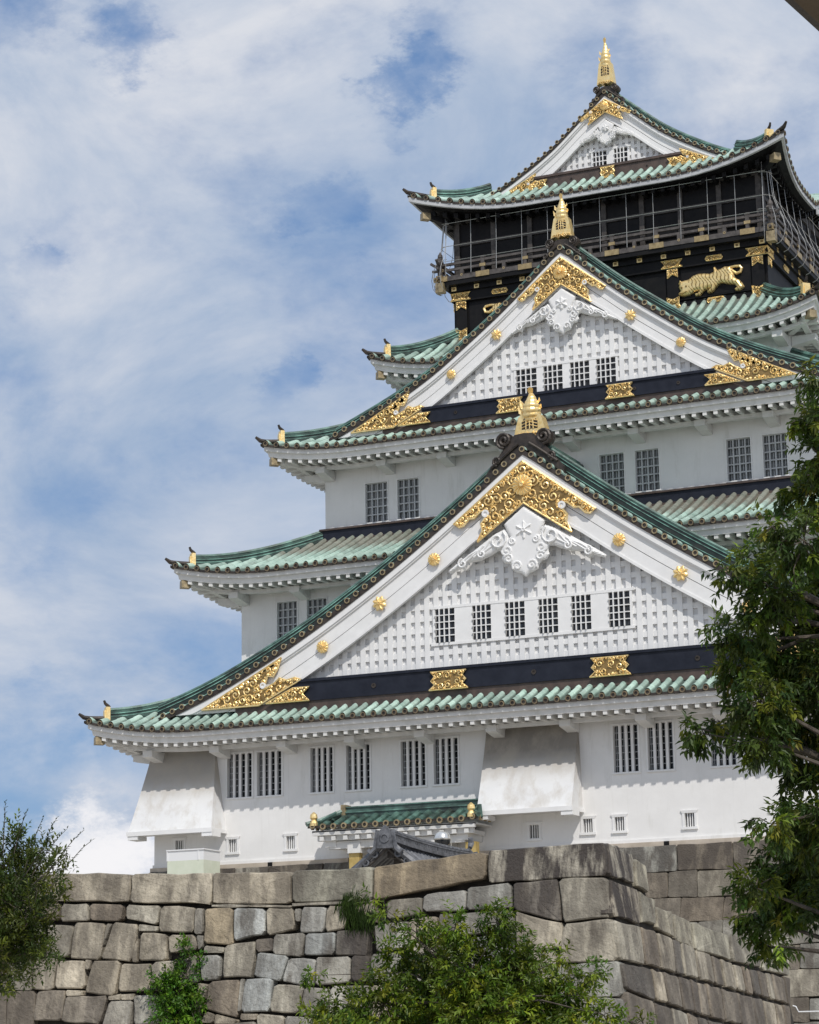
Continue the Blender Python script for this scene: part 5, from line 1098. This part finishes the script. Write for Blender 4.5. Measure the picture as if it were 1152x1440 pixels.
# ================================================================ plants
BR=[(36.02,-82.12,9.58,0.19),(35.72,-81.37,9.35,0.27),(35.82,-81.65,8.77,0.28),(35.52,-81.09,8.50,0.25),(35.13,-81.19,8.42,0.09),(35.37,-82.44,7.81,0.14),(35.74,-82.36,7.61,0.38),(34.66,-80.66,7.77,0.24),(34.73,-82.09,7.34,0.16),(35.17,-81.88,7.05,0.36),(35.13,-79.90,7.29,0.46),(34.64,-81.38,6.64,0.28),(34.83,-80.30,6.61,0.46),(35.44,-80.89,6.20,0.44),(34.37,-80.98,6.37,0.22),(34.98,-81.88,5.80,0.36),(35.03,-80.51,5.65,0.45),(34.23,-80.31,5.92,0.20),(34.04,-81.23,5.53,0.18),(33.68,-80.84,5.69,0.09),(34.12,-80.83,5.66,0.13),(35.02,-81.96,5.27,0.27),(34.98,-80.09,5.21,0.33),(34.94,-80.40,4.55,0.25),(35.30,-80.94,4.27,0.35),(35.01,-81.81,4.30,0.20),(34.57,-79.68,3.99,0.40),(34.45,-80.71,3.64,0.23),(34.93,-79.85,3.74,0.41),(34.18,-79.66,3.33,0.26),(34.65,-79.91,3.44,0.29),(34.17,-79.46,2.98,0.18),(35.18,-80.51,3.34,0.16),(34.13,-80.80,6.98,0.11),(36.05,-81.24,8.34,0.44),(35.59,-79.85,7.26,0.55),(35.47,-79.71,5.90,0.55),(35.80,-81.30,4.38,0.52),(36.32,-82.14,9.09,0.34),(34.81,-81.05,2.90,0.09)]

BM=[(26.76,-73.60,2.63,0.64),(26.67,-75.03,2.48,0.50),(25.83,-74.86,2.36,0.36),(28.07,-74.87,2.90,0.55),(28.50,-74.16,3.08,0.54),(28.48,-74.65,3.69,0.27),(27.89,-74.99,3.62,0.24),(27.10,-74.72,3.62,0.20),(26.71,-74.96,3.88,0.14),(26.47,-74.05,3.25,0.30),(27.31,-74.25,3.16,0.43),(28.37,-72.96,2.60,0.55),(28.96,-72.89,2.59,0.37),(29.22,-72.50,2.96,0.19),(29.60,-73.01,2.26,0.25),(28.33,-74.96,2.25,0.66),(28.49,-72.98,2.15,0.57),(25.11,-74.43,2.98,0.12),(25.16,-74.41,2.32,0.18),(27.08,-74.34,1.89,0.68),(30.12,-72.63,2.12,0.14),(29.54,-74.51,3.14,0.13),(26.23,-74.59,4.18,0.09),(28.08,-73.83,1.71,0.79),(29.38,-74.05,1.80,0.44),(26.59,-75.92,1.85,0.44)]

BL=[(19.84,-75.35,4.90,0.48),(20.00,-74.87,4.75,0.39),(21.51,-76.61,4.69,0.18),(20.07,-75.49,5.30,0.19),(20.26,-76.16,4.13,0.59),(21.03,-76.48,3.97,0.42),(20.68,-76.14,3.54,0.44),(19.68,-75.27,3.36,0.48),(20.45,-74.90,4.40,0.17),(21.32,-76.49,3.39,0.18),(19.63,-75.97,4.40,0.71),(20.33,-76.94,3.41,0.69),(20.92,-75.27,5.10,0.07),(21.06,-76.25,5.08,0.16)]

TW=[(20.46,-75.95,4.60,20.90,-76.01,5.63),(20.57,-75.90,4.60,21.25,-75.81,5.45),(20.78,-75.80,4.60,21.50,-75.69,5.42),(20.88,-75.73,4.48,21.61,-75.60,5.26),(20.24,-76.17,5.07,20.36,-76.32,5.90),(20.40,-76.09,5.06,20.67,-76.14,5.75),(20.70,-75.90,4.83,21.11,-75.91,5.63),(20.96,-75.64,4.25,21.20,-75.58,4.47),(20.24,-75.79,3.56,20.97,-75.40,3.30),(20.16,-75.89,3.80,20.88,-75.48,3.50)]

VN=[(13.11,-57.36,4.49,0.16),(13.11,-57.42,4.11,0.26),(13.08,-57.50,3.68,0.36),(12.88,-57.58,3.25,0.52),(12.54,-57.51,3.64,0.24),(13.27,-57.62,2.98,0.40),(12.30,-57.55,3.40,0.24),(12.94,-57.67,2.73,0.60),(13.48,-57.58,3.24,0.12),(12.08,-57.51,3.62,0.10)]

GT=[(17.60,-57.25,5.07,0.44),(17.39,-57.21,5.34,0.28),(17.80,-57.28,4.89,0.32)]

def leaf(mb, p, d, up, l, w, col):
    s = d.cross(up)
    if s.length < 1e-3: s = Vector((1, 0, 0))
    s.normalize(); nn = s.cross(d).normalized(); a = p+d*l*.45
    mb.add([tuple(p), tuple(a+s*w+nn*w*.35), tuple(p+d*l-nn*l*.1), tuple(a-s*w+nn*w*.35)], [(0, 1, 2), (0, 2, 3)], 0, col)
def foliage(name, blobs, n_per, ll, lw, droop, parent, seed, cols, tuft=9, tr=.22, twig_r=.005, fill=.55):
    rn = random.Random(seed); lv = MB(); tw = MB()
    for bx_, by_, bz_, r in blobs:
        c = Vector((bx_, by_, bz_)); nt_ = max(3, int(n_per*r*r)); hue = rn.uniform(0, 1)
        for _ in range(nt_):
            v = Vector((rn.gauss(0, 1), rn.gauss(0, 1), rn.gauss(0, 1))).normalized(); q = r*rn.random()**fill*rn.uniform(.75, 1.18); p = c+v*q
            ax = (v*1.0+Vector((rn.uniform(-.7, .7), rn.uniform(-.7, .7), rn.uniform(-.3, .3)-droop))).normalized(); L = tr*rn.uniform(.6, 1.3)
            if rn.random() < .12: tw.tube([tuple(p-v*min(q, r*.6)), tuple(p), tuple(p+ax*L)], [twig_r*2, twig_r*1.4, twig_r*.6], 3, 0, False)
            b = cols[rn.randrange(len(cols))]; b = tuple(x*(.8+.4*hue)*rn.uniform(.85, 1.15) for x in b)
            for k in range(tuft):
                t = (k+.3)/tuft; pp = p+ax*L*t+Vector((rn.uniform(-1, 1), rn.uniform(-1, 1), rn.uniform(-1, 1)))*.02
                w = 2*math.pi*(k*.38)+rn.uniform(-.4, .4); o1 = ax.orthogonal().normalized(); o2 = ax.cross(o1)
                d = (ax*.55+(o1*math.cos(w)+o2*math.sin(w))*.8+Vector((0, 0, -droop*.8))).normalized()
                j = rn.uniform(.8, 1.25); leaf(lv, pp, d, Vector((rn.uniform(-.6, .6), rn.uniform(-.6, .6), 1)), ll*rn.uniform(.7, 1.2), lw*rn.uniform(.8, 1.2), (b[0]*j, b[1]*j, b[2]*j))
    a = lv.build('crown', LEAF, parent); tw.build('twigs', BARK, a)
    return a
def limbs(parent, base, forks, blobs, r0, seed):
    rn = random.Random(seed); mb = MB(); base = Vector(base); F_ = [Vector(f) for f in forks]
    prev = base; path = [base]+F_
    mb.tube([tuple(p) for p in path], [r0*(1-.6*i/len(path)) for i in range(len(path))], 9, 0)
    for b in blobs:
        c = Vector(b[:3]); lo = [q for q in path if q.z < c.z+.3] or [path[0]]; a = min(lo, key=lambda q: (q-c).length)
        m = a.lerp(c, .5)+Vector((rn.uniform(-.2, .2), rn.uniform(-.2, .2), rn.uniform(.0, .25))); rr = min(r0*.22, .05)
        mb.tube([tuple(a), tuple(m), tuple(m.lerp(c, .5)), tuple(c)], [rr, rr*.7, rr*.4, rr*.15], 5, 0)
    return mb.build('trunk', BARK, parent)
G1 = [(1.0, 1.1, 1.0), (1.4, 1.4, .9), (.6, .72, .8), (2.3, 1.9, 1.0), (.8, .92, 1), (1.2, 1.25, .9)]
cen = Vector((sum(b[0] for b in BR)/len(BR)+.9, sum(b[1] for b in BR)/len(BR), 0))
tR = thing('broadleaf_tree', 'dark leafy tree with drooping branches at the right edge', 'tree', (cen.x+.8, cen.y, 0))
bs = Vector((cen.x+.8, cen.y, 0)); limbs(tR, bs, [bs+Vector((-.1, 0, 2.5)), bs+Vector((-.2, .2, 4.6)), bs+Vector((-.35, .1, 6.6)), bs+Vector((-.5, .1, 8.6)), bs+Vector((-.6, 0, 10))], BR, .26, 2)
foliage('crown', BR, 780, .125, .024, .55, tR, 5, G1, tuft=11, tr=.20)
tM = thing('young_tree', 'bright green bushy tree in front of the stone wall at bottom centre', 'tree', (sum(b[0] for b in BM)/len(BM), sum(b[1] for b in BM)/len(BM), 0))
bs = Vector(tM.location); limbs(tM, bs, [bs+Vector((0, 0, .9)), bs+Vector((.1, .1, 1.7)), bs+Vector((.2, 0, 2.5))], BM, .1, 3)
G2 = [(2.2, 2.1, .9), (1.7, 1.75, .8), (1.0, 1.2, .7), (3.2, 2.7, 1.0), (1.5, 1.6, .8)]
foliage('crown', BM, 700, .12, .023, .25, tM, 7, G2, tuft=10, tr=.2)
tL = thing('shrubby_tree', 'olive green tree with long wispy twigs at the left edge', 'tree', (sum(b[0] for b in BL)/len(BL), sum(b[1] for b in BL)/len(BL), 0))
bs = Vector(tL.location)+Vector((-1.1, -.5, 0)); tL.location = bs; limbs(tL, bs, [bs+Vector((0, 0, 1.2)), bs+Vector((.1, 0, 2.4)), bs+Vector((.1, .1, 3.3))], BL, .13, 4)
G3 = [(1.2, 1.1, .8), (.85, .85, .7), (1.8, 1.5, .8), (.6, .65, .6)]
cr_ = foliage('crown', BL, 620, .10, .019, -.25, tL, 9, G3, tuft=12, tr=.26)
lv = MB(); tw = MB(); rn = random.Random(8)
for (ax_, ay_, az_, bx2, by2, bz2) in TW:
    A, B_ = Vector((ax_, ay_, az_)), Vector((bx2, by2, bz2)); m = A.lerp(B_, .5)+Vector((0, 0, .06)); pts = [A, A.lerp(m, .5)+Vector((0, 0, .03)), m, m.lerp(B_, .5)+Vector((0, 0, .03)), B_]; tw.tube([tuple(p) for p in pts], [.009, .008, .006, .005, .003], 4, 0, False)
    for k in range(16):
        t = .25+.75*k/15; p = A.lerp(B_, t)+Vector((0, 0, .06*math.sin(t*3.14))); d = ((B_-A).normalized()+Vector((rn.uniform(-.8, .8), rn.uniform(-.8, .8), rn.uniform(-.5, .9)))).normalized(); leaf(lv, p, d, Vector((0, 0, 1)), .10*(1.2-.6*t), .015, (.8, .8, .7))
lv.build('twig_leaves', LEAF, tL); tw.build('long_twigs', BARK, tL)
vn = thing('creeper', 'bright green creeper clinging to the left stone wall', 'creeper', (VN[0][0], VN[0][1], 0))
foliage('crown', VN, 480, .12, .034, .15, vn, 12, [(1.3, 2.0, .9), (.9, 1.5, .8), (1.8, 2.4, 1.0)], tuft=8, tr=.26)
mb = MB()
for a, b in zip(VN[:-1], VN[1:]): mb.tube([a[:3], b[:3]], .012, 4, 0, False)
mb.tube([VN[7][:3], (VN[7][0], VN[7][1]-.6, 0)], .02, 5, 0, False); mb.build('stem', BARK, vn)
gt = MB(); rn = random.Random(15)
for bx_, by_, bz_, r in GT:
    for _ in range(170):
        p = Vector((bx_+rn.gauss(0, r*.5), by_+.15, bz_+rn.gauss(0, r*.35)+.12)); d = Vector((rn.uniform(-.35, .35), -rn.uniform(.1, .5), -1)).normalized(); j = rn.uniform(.6, 1.2); leaf(gt, p, (d+Vector((0, -.3, .5))).normalized(), Vector((0, -1, 0)), .14, .01, (.7*j, .8*j, .7*j)); leaf(gt, p+Vector((0, -.12, 0)), d, Vector((0, -1, 0)), rn.uniform(.2, .42), .011, (.7*j, .85*j, .8*j))
tag(gt.build('grass_tuft', LEAF), 'dark hanging grass tuft growing from a joint of the near stone wall', 'grass tuft')
